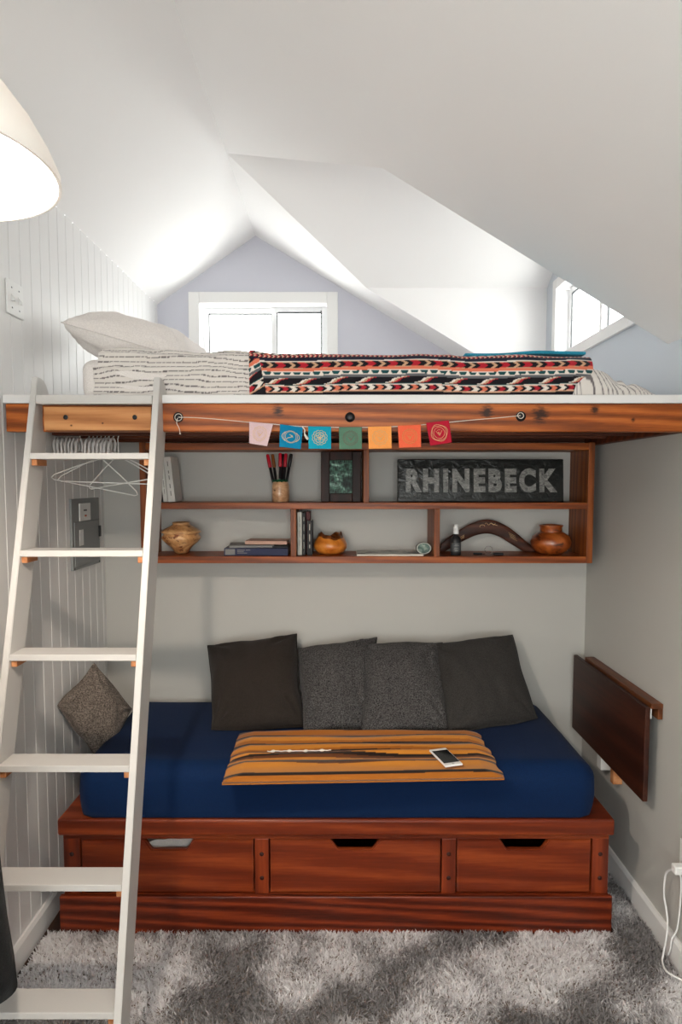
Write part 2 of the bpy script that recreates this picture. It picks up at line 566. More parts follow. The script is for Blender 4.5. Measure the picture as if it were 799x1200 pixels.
# lower back wall beneath the loft, and the gable wall beyond it
bm = bmesh.new(); box(bm, XL - .02, XR + .02, 0, .1, 0, 1.998)
struct('wall_back', bm, M['wall'])
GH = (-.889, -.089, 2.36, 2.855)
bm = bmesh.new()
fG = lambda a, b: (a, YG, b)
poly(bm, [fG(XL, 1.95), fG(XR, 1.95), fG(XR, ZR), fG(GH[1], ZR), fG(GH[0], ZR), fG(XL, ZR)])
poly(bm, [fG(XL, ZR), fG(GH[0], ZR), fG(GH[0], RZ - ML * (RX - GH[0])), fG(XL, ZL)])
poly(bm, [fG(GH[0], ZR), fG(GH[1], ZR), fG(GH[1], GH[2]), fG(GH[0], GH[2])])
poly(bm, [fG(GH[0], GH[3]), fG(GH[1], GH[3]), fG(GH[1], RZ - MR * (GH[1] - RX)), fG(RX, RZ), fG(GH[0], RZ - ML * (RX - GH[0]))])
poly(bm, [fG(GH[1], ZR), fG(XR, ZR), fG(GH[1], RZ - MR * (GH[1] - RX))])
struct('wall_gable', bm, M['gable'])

# wall behind the camera with a big unseen window, added and sized to light the room
FH = (-.8, .9, .75, 2.3)
bm = bmesh.new()
fF = lambda a, b: (a, YF, b)
wall_with_hole(bm, (XL, XR, 0, 2.241), (FH[0], FH[1], FH[2], 2.2), fF)
poly(bm, [fF(XL, ZR), fF(XR, ZR), fF(RX, RZ), fF(XL, ZL)])
struct('wall_front', bm, M['wall'])
FH = (FH[0], FH[1], FH[2], 2.2)


def baseboard(name, x, sgn, y0, y1, h=.10):
    bm = bmesh.new()
    prism(bm, [(x, y0, 0), (x + sgn * .016, y0, 0), (x + sgn * .016, y0, h - .012), (x + sgn * .008, y0, h), (x, y0, h)], (0, y1 - y0, 0))
    struct(name, bm, M['trim'])


baseboard('baseboard_left', XL, 1, YF, 0, .095)
baseboard('baseboard_right', XR, -1, YF, 0, .105)


def window(idx, f, hole, wall_n, depth, casing, label, split, handle=None, sill=True):
    """f(a, b, d): a along the wall, b height, d outwards; wall_n unused but kept for clarity"""
    a0, a1, b0, b1 = hole
    w = thing('window_%d' % idx, None, None, f((a0 + a1) / 2, b0, 0)); tag(w, label, kind='structure')

    def slab(bm, p0, p1, q0, q1, d0, d1, bev=.003):
        P, Q = Vector(f(p0, q0, d0)), Vector(f(p1, q1, d1))
        lo = [min(P[i], Q[i]) for i in range(3)]; hi = [max(P[i], Q[i]) for i in range(3)]
        box(bm, lo[0], hi[0], lo[1], hi[1], lo[2], hi[2], bev, 2)
    c = casing
    bm = bmesh.new()
    slab(bm, a0 - c, a0, b0 - c, b1 + c, -.018, .0)
    slab(bm, a1, a1 + c, b0 - c, b1 + c, -.018, .0)
    slab(bm, a0, a1, b1, b1 + c, -.018, .0)
    slab(bm, a0, a1, b0 - c, b0, -.018, .0)
    obj('window_casing', bm, M['trim'], w)
    bm = bmesh.new()
    slab(bm, a0 - .012, a0, b0, b1, .0, depth); slab(bm, a1, a1 + .012, b0, b1, .0, depth)
    slab(bm, a0, a1, b1, b1 + .012, .0, depth); slab(bm, a0, a1, b0 - .012, b0, 0, depth)
    obj('window_jamb', bm, M['vinyl'], w)
    t_ = .034
    for (p0, p1, dd, nm) in ((a0, split + t_ / 2, depth - .03, 'window_sash'), (split - t_ / 2, a1, depth - .055, 'window_sash')):
        bm = bmesh.new()
        slab(bm, p0, p0 + t_, b0, b1, dd, dd + .024); slab(bm, p1 - t_, p1, b0, b1, dd, dd + .024)
        slab(bm, p0 + t_, p1 - t_, b1 - t_, b1, dd, dd + .024); slab(bm, p0 + t_, p1 - t_, b0, b0 + t_, dd, dd + .024)
        s = obj(nm, bm, M['vinyl'], w)
        bm = bmesh.new(); slab(bm, p0 + t_, p1 - t_, b0 + t_, b1 - t_, dd + .010, dd + .013, 0)
        obj('window_pane', bm, M['glass'], s)
        bm = bmesh.new()
        q = .007
        slab(bm, p0 + t_, p0 + t_ + q, b0 + t_, b1 - t_, dd + .004, dd + .010, 0); slab(bm, p1 - t_ - q, p1 - t_, b0 + t_, b1 - t_, dd + .004, dd + .010, 0)
        slab(bm, p0 + t_, p1 - t_, b1 - t_ - q, b1 - t_, dd + .004, dd + .010, 0)
        obj('window_gasket', bm, M['dgrey'], s)
    return w, slab


w1, slab = window(1, lambda a, b, d: (a, YG + d, b), GH, None, .13, .069, 'white sliding window in the gable end above the loft bed', -.43)
bm = bmesh.new(); slab(bm, -.13, -.124, GH[2] + .03, GH[3] - .03, .045, .055, 0); slab(bm, -.40, -.124, GH[3] - .047, GH[3] - .038, .045, .055, 0)
obj('screen_frame', bm, M['dgrey'], w1)
w2, slab = window(2, lambda a, b, d: (XR + d, a, b), DH, None, .11, .055, 'white dormer window above the foot of the loft bed', .05)
bm = bmesh.new()
tube(bm, [(XR + .045, .36, 2.58), (XR + .03, .345, 2.60), (XR + .028, .34, 2.66), (XR + .045, .355, 2.68)], .006)
obj('window_latch', bm, M['vinyl'], w2)
w3, slab = window(3, lambda a, b, d: (a, YF - d, b), FH, None, .12, .07, 'large unseen window added in the wall behind the viewer for light', .1)

w4, slab = window(4, lambda a, b, d: (XL - d, a, b), SH, None, .12, .07, 'unseen window added in the left wall behind the viewer for light', (SH[0] + SH[1]) / 2)

# ------------------------------------------------------------------ light
wd = bpy.data.worlds.new('world'); SC.world = wd; wd.use_nodes = True
nt = wd.node_tree; bg = nt.nodes['Background']
bg.inputs[0].default_value = (1.0, .985, .975, 1); bg.inputs[1].default_value = 12.8


def portal(name, loc, rot, sx, sy):
    d = bpy.data.lights.new(name, 'AREA'); d.shape = 'RECTANGLE'; d.size = sx; d.size_y = sy
    d.cycles.is_portal = True
    o = bpy.data.objects.new(name, d); COL.objects.link(o); o.location = loc; o.rotation_euler = rot


portal('gable_daylight', ((GH[0] + GH[1]) / 2, YG + .14, (GH[2] + GH[3]) / 2), (-PI / 2, 0, 0), GH[1] - GH[0], GH[3] - GH[2])
portal('dormer_daylight', (XR + .12, (DH[0] + DH[1]) / 2, (DH[2] + DH[3]) / 2), (0, PI / 2, 0), DH[3] - DH[2], DH[1] - DH[0])
portal('added_front_daylight', ((FH[0] + FH[1]) / 2, YF - .13, (FH[2] + FH[3]) / 2), (PI / 2, 0, 0), FH[1] - FH[0], FH[3] - FH[2])  # sky light through the added window behind the camera

portal('added_side_daylight', (XL - .13, (SH[0] + SH[1]) / 2, (SH[2] + SH[3]) / 2), (0, -PI / 2, 0), SH[3] - SH[2], SH[1] - SH[0])  # sky light through the added side window

SC.view_settings.view_transform = 'Standard'
SC.view_settings.look = 'None'
SC.view_settings.gamma = 1
SC.view_settings.use_curve_mapping = False
SC.view_settings.exposure = 0
SC.cycles.max_bounces = 12
SC.cycles.diffuse_bounces = 8
SC.cycles.transparent_max_bounces = 12
SC.cycles.caustics_reflective = False
SC.cycles.caustics_refractive = False
SC.cycles.sample_clamp_indirect = 8

# pendant lamp
LC = Vector((-.575, -2.20, 2.155))
lamp = thing('pendant_lamp', 'white glass dome pendant lamp hanging lit at the upper left', 'lamp', LC)
bm = bmesh.new()
outer = [(.183, 0), (.182, .012), (.170, .040), (.150, .075), (.122, .112), (.088, .142), (.055, .160), (.034, .170), (.030, .20)]
inner = [(r_ - .005, z) for r_, z in outer[::-1]]
lathe(bm, outer + inner + [outer[0]], LC, 64)
obj('lamp_shade', bm, M['shade'], lamp, True)
bm = bmesh.new(); lathe(bm, [(0, .265), (.022, .262), (.030, .25), (.030, .20), (.018, .17), (.018, .13), (0, .13)], LC, 32)
obj('lamp_socket', bm, M['white'], lamp, True)
bm = bmesh.new(); lathe(bm, [(0, .035), (.022, .040), (.034, .062), (.034, .082), (.022, .11), (.014, .13), (0, .13)], LC, 32)
obj('bulb', bm, M['bulb'], lamp, True)
lz = RZ - ML * abs(LC.x - RX) - LC.z
bm = bmesh.new(); tube(bm, [LC + Vector((0, 0, .262)), LC + Vector((0, 0, lz - .02))], .003)
obj('cord', bm, M['white'], lamp, True)
bm = bmesh.new(); lathe(bm, [(0, lz - .03), (.05, lz - .03), (.055, lz - .02), (.055, lz + .03), (0, lz + .03)], LC, 32)
obj('ceiling_rose', bm, M['white'], lamp, True)

# ------------------------------------------------------------------ rug
YB = -.775                                     # front of the daybed
rug = thing('shag_rug', 'grey and white mottled shag rug on the floor before the daybed', 'rug', (0, -1.5, 0))
bm = bmesh.new()
box(bm, -1.118, 1.170, -2.6, YB - .002, 0, .008, .003)
box(bm, 1.062, 1.170, YB - .002, -.15, 0, .008, .003)
obj('rug_backing', bm, plain('rug_backing_jute', rgb(150, 140, 132), .95), rug)
rng = np.random.default_rng(3)


def blades(n, x0, x1, y0, y1):
    x = rng.uniform(x0, x1, n); y = rng.uniform(y0, y1, n)
    return x, y


parts_ = [blades(72000, -1.12, 1.175, -1.35, YB + .005), blades(5000, 1.062, 1.178, YB, -.16), blades(22000, -1.12, 1.175, -2.6, -1.35)]
bx = np.concatenate([p[0] for p in parts_]); by = np.concatenate([p[1] for p in parts_]); nb = len(bx)
h = rng.uniform(.017, .031, nb); w = rng.uniform(.0018, .0036, nb)
clump = np.array([noise.noise(Vector((a * 9, b * 9, 3))) + 1.2 * noise.noise(Vector((a * 42, b * 42, 3))) for a, b in zip(bx, by)])
clump2 = np.array([noise.noise(Vector((a * 9, b * 9, 9))) + 1.2 * noise.noise(Vector((a * 42, b * 42, 9))) for a, b in zip(bx, by)])
fx = clump * .014 + rng.normal(0, .009, nb); fy = clump2 * .014 - .003 + rng.normal(0, .009, nb)
ang = rng.uniform(0, PI, nb); dx = np.cos(ang) * w; dy = np.sin(ang) * w
P = np.zeros((nb, 5, 3))
P[:, 0] = np.stack([bx - dx, by - dy, np.full(nb, .006)], 1); P[:, 1] = np.stack([bx + dx, by + dy, np.full(nb, .006)], 1)
P[:, 2] = np.stack([bx + dx * .9 + fx * .4, by + dy * .9 + fy * .4, h * .65], 1); P[:, 3] = np.stack([bx - dx * .9 + fx * .4, by - dy * .9 + fy * .4, h * .65], 1)
P[:, 4] = np.stack([bx + fx, by + fy, h], 1)
lim = np.where(P[:, :, 1] > YB - .001, True, False) & (P[:, :, 0] < 1.058)
P[:, :, 1] = np.where(lim, YB - .001, P[:, :, 1])
P[:, :, 0] = np.clip(P[:, :, 0], -1.135, 1.186)
base = np.arange(nb) * 5
F4 = np.stack([base, base + 1, base + 2, base + 3], 1).tolist(); F3 = np.stack([base + 3, base + 2, base + 4], 1).tolist()


def patch(a, b):
    s = noise.noise(Vector((a * 2.6 + .35, b * 3.4 + 1.7, 5))) + .45 * noise.noise(Vector((a * 7, b * 7, 2)))
    return s


pt = np.array([patch(a, b) for a, b in zip(bx, by)])
k = np.clip((pt + .24) * 2.6 + rng.normal(0, .22, nb), 0, 1)[:, None]
lightc = np.array([1.08, 1.06, 1.07]); darkc = np.array(rgb(176, 173, 173)[:3])
bc = lightc * k + darkc * (1 - k)
bc *= rng.uniform(.72, 1.08, nb)[:, None]; bc = np.minimum(bc, .97)
cols = np.ones((nb, 5, 4)); cols[:, :, :3] = bc[:, None, :]
me = bpy.data.meshes.new('rug_pile')
off = np.array(rug.location)
me.from_pydata((P.reshape(-1, 3) - off).tolist(), [], F4 + F3)
a_ = me.color_attributes.new('pattern', 'FLOAT_COLOR', 'POINT'); a_.data.foreach_set('color', cols.astype(np.float32).ravel())
me.materials.append(M['pile'])
po = bpy.data.objects.new('rug_pile', me); COL.objects.link(po); po.parent = rug; po['kind'] = 'stuff'

# ------------------------------------------------------------------ daybed
BX0, BX1 = atY(75, 1020, YB + .018).x, atY(712.5, 1020, YB + .018).x
bed = thing('daybed', 'red-brown wooden daybed base with three drawers standing on the rug', 'daybed', (0, -.38, 0))
PF = YB + .018; ZU = atY(400, 983, PF).z; ZB0 = atY(400, 1047.5, PF).z                                # face of the posts and drawers
ZT = atY(400, 962, YB).z; ZM = atY(400, 980, YB).z; ZP = atY(400, 1051, YB).z
bm = bmesh.new(); box(bm, BX0 - .014, BX1 + .014, YB, -.02, ZM, ZT + .004, .009, 3)
obj('top_rail', bm, M['bedwood'], bed)
bm = bmesh.new(); box(bm, BX0 - .014, BX1 + .012, YB, YB + .02, 0, ZP, .004)
obj('plinth', bm, M['bedplinth'], bed)
for x0, x1 in ((BX0, BX0 + .018), (BX1 - .018, BX1)):
    bm = bmesh.new(); box(bm, x0, x1, PF + .012, -.02, .0, ZM, .002)
    obj('side_panel', bm, M['bedpost'], bed)
bm = bmesh.new(); box(bm, BX0, BX1, PF, PF + .02, ZU, ZM, .002); obj('upper_face_rail', bm, M['bedwood'], bed)
bm = bmesh.new(); box(bm, BX0, BX1, PF, PF + .02, ZP + .0005, ZB0, .002); obj('lower_face_rail', bm, M['bedwood'], bed)
bm = bmesh.new(); box(bm, BX0 + .018, BX1 - .018, PF + .02, -.02, ZB0 - .01, ZB0); obj('bottom_panel', bm, M['bedwood'], bed)
pxx = lambda u: atY(u, 1015, PF).x
posts = [(BX0, pxx(94)), (pxx(298.5), pxx(315)), (pxx(517.5), pxx(534)), (pxx(693.5), BX1)]
for i, (x0, x1) in enumerate(posts):
    bm = bmesh.new(); box(bm, x0, x1, PF, PF + .02, ZB0, ZU, .002)
    p = obj('post', bm, M['bedpost'], bed)
    cx = (x0 + x1) / 2
    for zz in (atY(400, 1029, PF).z, atY(400, 1001, PF).z):
        bm = bmesh.new()
        lathe(bm, [(0, 0), (.007, 0), (.0085, -.002), (.0085, -.006), (0, -.006)], (0, 0, 0), 16)
        bmesh.ops.transform(bm, matrix=Matrix.Translation((cx, PF - .0022, zz)) @ Matrix.Rotation(R(90), 4, 'X'), verts=bm.verts)
        obj('plug', bm, M['plug'], p)
dr = [(pxx(95.5), pxx(297), pxx(198)), (pxx(316.5), pxx(516), pxx(416)), (pxx(535.5), pxx(692), pxx(614))]
for i, (x0, x1, cx) in enumerate(dr):
    zt, zb = ZU - .005, ZB0 + .004
    notch = []
    for s_, seq in ((-1, 0), (1, 1)):
        pts = []
        for k in range(9):
            tt = k / 8
            # smooth S from top edge down to the flat of the notch
            px_ = .098 - .036 * tt
            pz = zt - .040 * (3 * tt ** 2 - 2 * tt ** 3)
            pts.append((cx + s_ * px_, pz))
        notch.append(pts)
    outline = [(x0, zb), (x0, zt)] + notch[0] + notch[1][::-1] + [(x1, zt), (x1, zb)]
    bm = bmesh.new(); prism(bm, [(a, PF + .003, b) for a, b in outline], (0, .018, 0))
    bmesh.ops.bevel(bm, geom=[e for e in bm.edges if len(e.link_faces) == 2 and e.calc_face_angle(0) > .8 and all(abs(v.co.y - (PF + .003)) < 1e-5 for v in e.verts)], offset=.004, segments=2, affect='EDGES')
    d = obj('drawer', bm, M['bedwood'], bed)
    bm = bmesh.new()
    box(bm, x0 + .01, x0 + .022, PF + .022, -.12, zb, zt - .03); box(bm, x1 - .022, x1 - .01, PF + .022, -.12, zb, zt - .03)
    box(bm, x0 + .01, x1 - .01, PF + .022, -.12, zb - .002, zb + .008); box(bm, x0 + .01, x1 - .01, -.132, -.12, zb, zt - .03)
    obj('drawer_box', bm, M['joist'], d)

# linen showing in the first drawer
bm = bmesh.new()
vs, fs = grid(lambda a, b: (-.765 + a * .27, PF + .035 + b * .25, ZU - .018 + .013 * nz(a * 5, b * 5, 1) - .02 * (abs(a - .5) * 2) ** 3), 30, 30)
vs2 = [(x, y, ZB0 + .0125) for x, y, z in vs]
n_ = 30
o_ = len(vs)
rim = [i for i in range(n_)] + [j * n_ + n_ - 1 for j in range(1, n_)] + [(n_ - 1) * n_ + i for i in range(n_ - 2, -1, -1)] + [j * n_ for j in range(n_ - 2, 0, -1)]
fs2 = fs + [(a + o_, d + o_, c + o_, b + o_) for a, b, c, d in fs] + [(rim[k], rim[(k + 1) % len(rim)], rim[(k + 1) % len(rim)] + o_, rim[k] + o_) for k in range(len(rim))]
tag(pydata('folded_linen', vs + vs2, fs2, M['linen'], origin=(-.63, -.55, ZB0 + .0125)), 'white folded linen showing through the notch of the left daybed drawer', 'linen')

# mattress in a navy sheet
MZ = .668


def mattress_fn(x0, x1, y0, y1, z0, z1, rad, seed, amp=.004, bulge=.012):
    b = bmesh.new(); box(b, x0, x1, y0, y1, z0, z1, rad, 6)
    bmesh.ops.subdivide_edges(b, edges=[e for e in b.edges if e.calc_length() > .08], cuts=24, use_grid_fill=True)
    cz = (z0 + z1) / 2; hz = (z1 - z0) / 2
    for v in b.verts:
        t_ = (v.co.z - cz) / hz
        if t_ < 0:                                   # square off the underside only
            core = Vector((min(max(v.co.x, x0 + rad), x1 - rad), min(max(v.co.y, y0 + rad), y1 - rad)))
            dv = Vector((v.co.x, v.co.y)) - core
            if dv.length > 1e-4:
                dv = core + dv.normalized() * rad; v.co.x, v.co.y = dv.x, dv.y
        k_ = bulge * (1 - t_ * t_)
        if v.co.y < y0 + .02: v.co.y -= k_
        if v.co.x > x1 - .02: v.co.x += k_ * 1.2
        if v.co.x < x0 + .02: v.co.x -= k_ * .7
        n_ = nz(v.co.x * 4, v.co.y * 4 + seed, v.co.z * 4)
        n2 = nz(v.co.x * 11, v.co.y * 16 + seed, v.co.z * 3)
        if t_ > -.9:
            v.co.z += amp * n_ * (1 if t_ > .5 else .2); v.co.y += amp * (.8 * n2 + n_) * .7 * (1 if v.co.y < y0 + .03 else 0)
    for f in b.faces: f.smooth = True
    return b


b = mattress_fn(-.998, .962, YB + .010, -.03, ZT + .005, MZ, .058, 2, .005, .012)
tag(obj('daybed_mattress', b, M['navy'], None, True, origin=(0, -.37, ZT + .006)), 'mattress in a deep navy blue fitted sheet on the daybed base', 'mattress')


# cushions spanned between four corner points
def cushion(name, corners, th, mat, label, group=None, seed=0, n=44, ear=.10, push=(0, -1, 0), cat='cushion', wr=.009, puff=.55):
    A, B, C_, D_ = [Vector(c) for c in corners]      # top left, top right, bottom right, bottom left
    nrm = (B - A).cross(D_ - A).normalized()
    if nrm.dot(Vector(push)) < 0: nrm = -nrm
    cen = (A + B + C_ + D_) / 4
    front, back = [], []
    for side, arr in ((1, front), (-1, back)):
        for j in range(n):
            for i in range(n):
                u, v = i / (n - 1), j / (n - 1)
                a, b_ = 2 * u - 1, 2 * v - 1
                p = (A * (1 - u) + B * u) * (1 - v) + (D_ * (1 - u) + C_ * u) * v
                # edges pulled in between the corners
                pull_u = ear * (1 - b_ * b_) * a * abs(a) * .5
                pull_v = ear * (1 - a * a) * b_ * abs(b_) * (.5 if b_ < 0 else -.25)
                p -= (B - A) * .5 * pull_u + (D_ - A) * .5 * pull_v
                f = max(0, (1 - abs(a) ** 2.5) * (1 - abs(b_) ** 2.5)) ** puff
                p += (B - A).normalized() * .011 * nz(v * 2.6, seed * 3.1 + (1 if a > 0 else 7)) * abs(a) ** 3 + (D_ - A).normalized() * .011 * nz(u * 2.6, seed * 5.3 + (2 if b_ > 0 else 9)) * abs(b_) ** 3
                w_ = nz(u * 3 + seed, v * 3, side) * wr * 1.6 + nz(u * 9 + seed, v * 4, side + 3) * wr * .6
                for ca, cb in ((-1, -1), (1, -1), (1, 1), (-1, 1)):       # creases running in from the corners
                    dd_ = math.hypot(a - ca, b_ - cb)
                    th_ = math.atan2(b_ - cb, a - ca)
                    w_ += wr * 1.1 * math.sin(th_ * 11 + seed + ca) * math.exp(-(dd_ - .35) ** 2 / .08)
                edge = min(1, 6 * min(1 - abs(a), 1 - abs(b_)))
                p += nrm * side * (th / 2 * f + w_ * edge)
                arr.append(p)
    verts = front + back; o_ = n * n
    fs = []
    for j in range(n - 1):
        for i in range(n - 1):
            q = (j * n + i, j * n + i + 1, (j + 1) * n + i + 1, (j + 1) * n + i)
            fs.append(q[::-1]); fs.append(tuple(x + o_ for x in q))
    me = bpy.data.meshes.new(name)
    org = Vector((cen.x, cen.y, min(p.z for p in verts)))
    b = bmesh.new()
    bv = [b.verts.new(p) for p in verts]
    for f in fs: b.faces.new([bv[i] for i in f])
    bmesh.ops.remove_doubles(b, verts=b.verts, dist=.0004)
    bmesh.ops.recalc_face_normals(b, faces=b.faces)
    for f in b.faces: f.smooth = True
    root = tag(obj(name, b, mat, None, True, origin=org), label, cat, group)
    # piped seam round the edge
    rim = [(i, 0) for i in range(n)] + [(n - 1, j) for j in range(1, n)] + [(i, n - 1) for i in range(n - 2, -1, -1)] + [(0, j) for j in range(n - 2, 0, -1)]
    b = bmesh.new(); tube(b, [(front[j * n + i] + back[j * n + i]) / 2 for i, j in rim], .0028, 6, closed=True)
    obj('seam', b, mat, root, True)
    return root


GC = 'cushions leaning along the back of the daybed'


def cpts(tl, tr_, br, bl, yt, zb=MZ + .012):
    return [atY(*tl, yt), atY(*tr_, yt), atZ(*br, zb), atZ(*bl, zb)]


cushion('cushion', cpts((243, 757), (348, 743), (357, 851), (248, 854), -.085), .19, M['cush1'], 'plain dark brown-grey cushion, leftmost of the row against the back wall', GC, 1)
cushion('cushion', cpts((345, 760), (441, 746), (434, 853), (356, 858), -.085), .17, M['cush2'], 'dark heathered cushion between the plain brown-grey one and its overlapping heathered twin', GC, 2)
cushion('cushion', cpts((421, 753), (518, 753), (527, 854), (424, 860), -.115), .18, M['cush2'], 'dark heathered cushion overlapping its neighbour, behind the mustard blanket and left of the rightmost cushion', GC, 3)
cushion('cushion', cpts((499, 756), (600, 744), (630, 842), (525, 858), -.110), .19, M['cush3'], 'smooth charcoal grey cushion, rightmost of the row against the back wall', GC, 4)
c5 = [atY(110, 778, -.40), atY(155, 832, -.34), atY(118, 892, -.52), atY(68, 826, -.56)]
cushion('cushion', c5, .13, M['cush5'], 'taupe heathered cushion standing on its corner against the grooved left wall', None, 5, push=(1, -1, .2), ear=.06)

# folded striped blanket on the daybed
A, B, C_, D_ = atZ(280, 863, MZ), atZ(561, 862, MZ), atZ(591, 915, MZ), atZ(260, 921, MZ)
cD, cShade, cM, cL = rgb(30, 16, 10), rgb(96, 52, 20), rgb(176, 104, 30), rgb(206, 132, 42)  # brown bands put fold shade into the colour beside the dark woven stripes
ST = [(-.1, .035, cD), (.035, .07, cShade), (.07, .16, cM), (.16, .185, cD), (.185, .23, cShade), (.23, .30, cL), (.30, .34, cM), (.34, .37, cD), (.37, .41, cShade), (.41, .48, cL), (.48, .51, cM), (.51, .535, cD),
      (.535, .565, cShade), (.565, .62, cL), (.62, .645, cD), (.645, .675, cShade), (.675, .72, cL), (.72, .755, cD), (.755, .78, cShade), (.78, .92, cL), (.92, .955, cD), (.955, 1.1, cM)]


def bl_h(a, b_):
    ridge = 0
    for c, w_, h_ in ((.08, .05, .006), (.26, .06, .009), (.44, .05, .010), (.60, .045, .011), (.76, .05, .007)):
        cc = c + .012 * math.sin(a * 7 + c * 20) + .02 * nz(a * 3, c * 7)
        ridge += h_ * 1.1 * math.exp(-((b_ - cc) / w_) ** 2) * (.7 + .5 * nz(a * 4, c * 9, 2))
    return ridge * 1.5


def bl_fn(a, b_):
    p = (A * (1 - a) + B * a) * (1 - b_) + (D_ * (1 - a) + C_ * a) * b_
    e = min(1, 14 * min(a, 1 - a, b_, 1 - b_) + .05)
    p.x += .010 * nz(b_ * 9, a * .5 + 4) * (1 if a > .5 else .5)
    p.z = MZ + .006 + (.024 + bl_h(a, b_)) * e ** .5
    return p


nu, nv = 260, 150
vs, fs = grid(bl_fn, nu, nv)
cols = []
for j in range(nv):
    for i in range(nu):
        a, b_ = i / (nu - 1), j / (nv - 1)
        bb = b_ + .018 * math.sin(a * 7 + b_ * 9) * math.sin(b_ * PI) + .014 * nz(a * 3, b_ * 4, 6) * math.sin(b_ * PI)
        c = ST[-1][2]
        for s0, s1, cc in ST:
            if s0 <= bb < s1: c = cc; break
        c = tuple(x * .85 for x in c[:3]) + (1,)
        cols.append(c)
o_ = len(vs)
vs2 = [Vector((p[0], p[1], MZ + .003)) for p in vs]
rim = [i for i in range(nu)] + [j * nu + nu - 1 for j in range(1, nv)] + [(nv - 1) * nu + i for i in range(nu - 2, -1, -1)] + [j * nu for j in range(nv - 2, 0, -1)]
rf = [(rim[k], rim[k] + o_, rim[(k + 1) % len(rim)] + o_, rim[(k + 1) % len(rim)]) for k in range(len(rim))]
blk = tag(pydata('striped_blanket', vs + vs2, [f[::-1] for f in fs] + [(a + o_, b_ + o_, c + o_, d + o_) for a, b_, c, d in fs] + rf, M['pattern'], cols=cols + cols, origin=(A + B + C_ + D_) / 4),
          'folded mustard and brown striped blanket lying on the navy mattress', 'blanket')
bm = bmesh.new()
pts = []
for k in range(40):
    a = .14 + .24 * k / 39
    p = bl_fn(a, .60 + .01 * math.sin(k * .9)); p.z += .006; pts.append(p)
rr = [.0022 + (.003 if k % 10 in (3, 4) else 0) for k in range(40)]
tube(bm, pts, rr, 6)
obj('knotted_fringe', bm, M['string'], blk, True)

# phone
ph = thing('smartphone', 'white smartphone with dark screen lying on the striped blanket', 'phone')
pc = atZ(522, 887.5, MZ + .045)
ph.location = (pc.x, pc.y, pc.z)
e1 = (atZ(541.7, 892.5, pc.z) - atZ(524.7, 876.8, pc.z))
yaw = math.atan2(e1.y, e1.x)
T = Matrix.Translation(pc) @ Matrix.Rotation(yaw, 4, 'Z')
bm = bmesh.new(); box(bm, -.072, .072, -.035, .035, -.004, .004, .0035, 3, T)
obj('phone_body', bm, M['white'], ph)
bm = bmesh.new(); box(bm, -.053, .053, -.031, .031, .0038, .0046, .0003, 1, T)
obj('phone_screen', bm, M['phoneglass'], ph)
bm = bmesh.new(); lathe(bm, [(0, .0002), (.0042, .0002), (.005, .0), (.005, -.001)], (0, 0, 0), 20)
bmesh.ops.transform(bm, matrix=T @ Matrix.Translation((.0625, 0, .0045)), verts=bm.verts)
obj('home_button', bm, M['palebook'], ph)

# ------------------------------------------------------------------ loft
LY = -.90
loft = thing('loft_platform', 'loft platform with a front beam of orange fir and white painted top board', 'loft platform', (0, LY, 1.89))
bm = bmesh.new()
box(bm, -1.147, XR - .003, LY, LY + .04, 1.905, 2.0, .004, 2)
obj('front_beam', bm, M['beam'], loft, origin=(0, 0, 0))
bm = bmesh.new(); box(bm, XL + .003, XR - .003, LY - .004, YG - .003, 2.001, 2.030, .003, 2); obj('deck', bm, M['deck'], loft)
for y in (-.56, -.30, ):
    bm = bmesh.new(); box(bm, -1.147, XR - .003, y, y + .04, 1.918 if y < -.4 else 1.925, 2.0, .003); obj('joist', bm, M['joist'], loft)
bm = bmesh.new(); box(bm, -1.147, XR - .003, -.045, -.004, 1.925, 2.0, .003); obj('rear_ledger', bm, M['joist'], loft)
bm = bmesh.new(); box(bm, XR - .045, XR - .003, LY + .042, -.05, 1.905, 2.0, .003)
obj('side_ledger', bm, M['joist'], loft)
bm = bmesh.new(); box(bm, -1.0, XR - .05, LY + .042, -.05, 1.988, 2.0005, .001); obj('soffit_boards', bm, M['joist'], loft)
bpos = [atY(209, 489, LY), atY(410, 489, LY), atY(610, 488, LY)]
for p in bpos:
    bm = bmesh.new()
    lathe(bm, [(0, .0), (.017, .0), (.017, .003), (.010, .003), (.010, .009), (.008, .010), (0, .010)], (0, 0, 0), 24)
    bmesh.ops.transform(bm, matrix=Matrix.Translation(p) @ Matrix.Rotation(R(90), 4, 'X'), verts=bm.verts)
    obj('bolt', bm, M['steel'], loft)
bm = bmesh.new(); box(bm, -.998, -.637, LY - .042, LY - .001, 1.906, 1.985, .003)
cl = obj('ladder_ledger', bm, M['pine'], loft, origin=(0, 0, 0), label='pale knotty pine board bolted on between the ladder rails')
for u in (77, 158):
    p = atY(u, 489, LY - .042)
    bm = bmesh.new(); lathe(bm, [(0, .0), (.008, .0), (.008, .002), (.004, .003), (0, .003)], (0, 0, 0), 18)
    bmesh.ops.transform(bm, matrix=Matrix.Translation(p) @ Matrix.Rotation(R(90), 4, 'X'), verts=bm.verts)
    obj('screw', bm, M['steel'], cl)

# mattress, quilt, blanket, pillow on the loft
LM = -.835
b = mattress_fn(-.912, .87, LM, .35, 2.031, 2.165, .035, 8, .003, .006)
tag(obj('loft_mattress', b, M['linen'], None, True, origin=(0, -.2, 2.031)), 'white sheeted mattress lying on the loft platform', 'mattress')


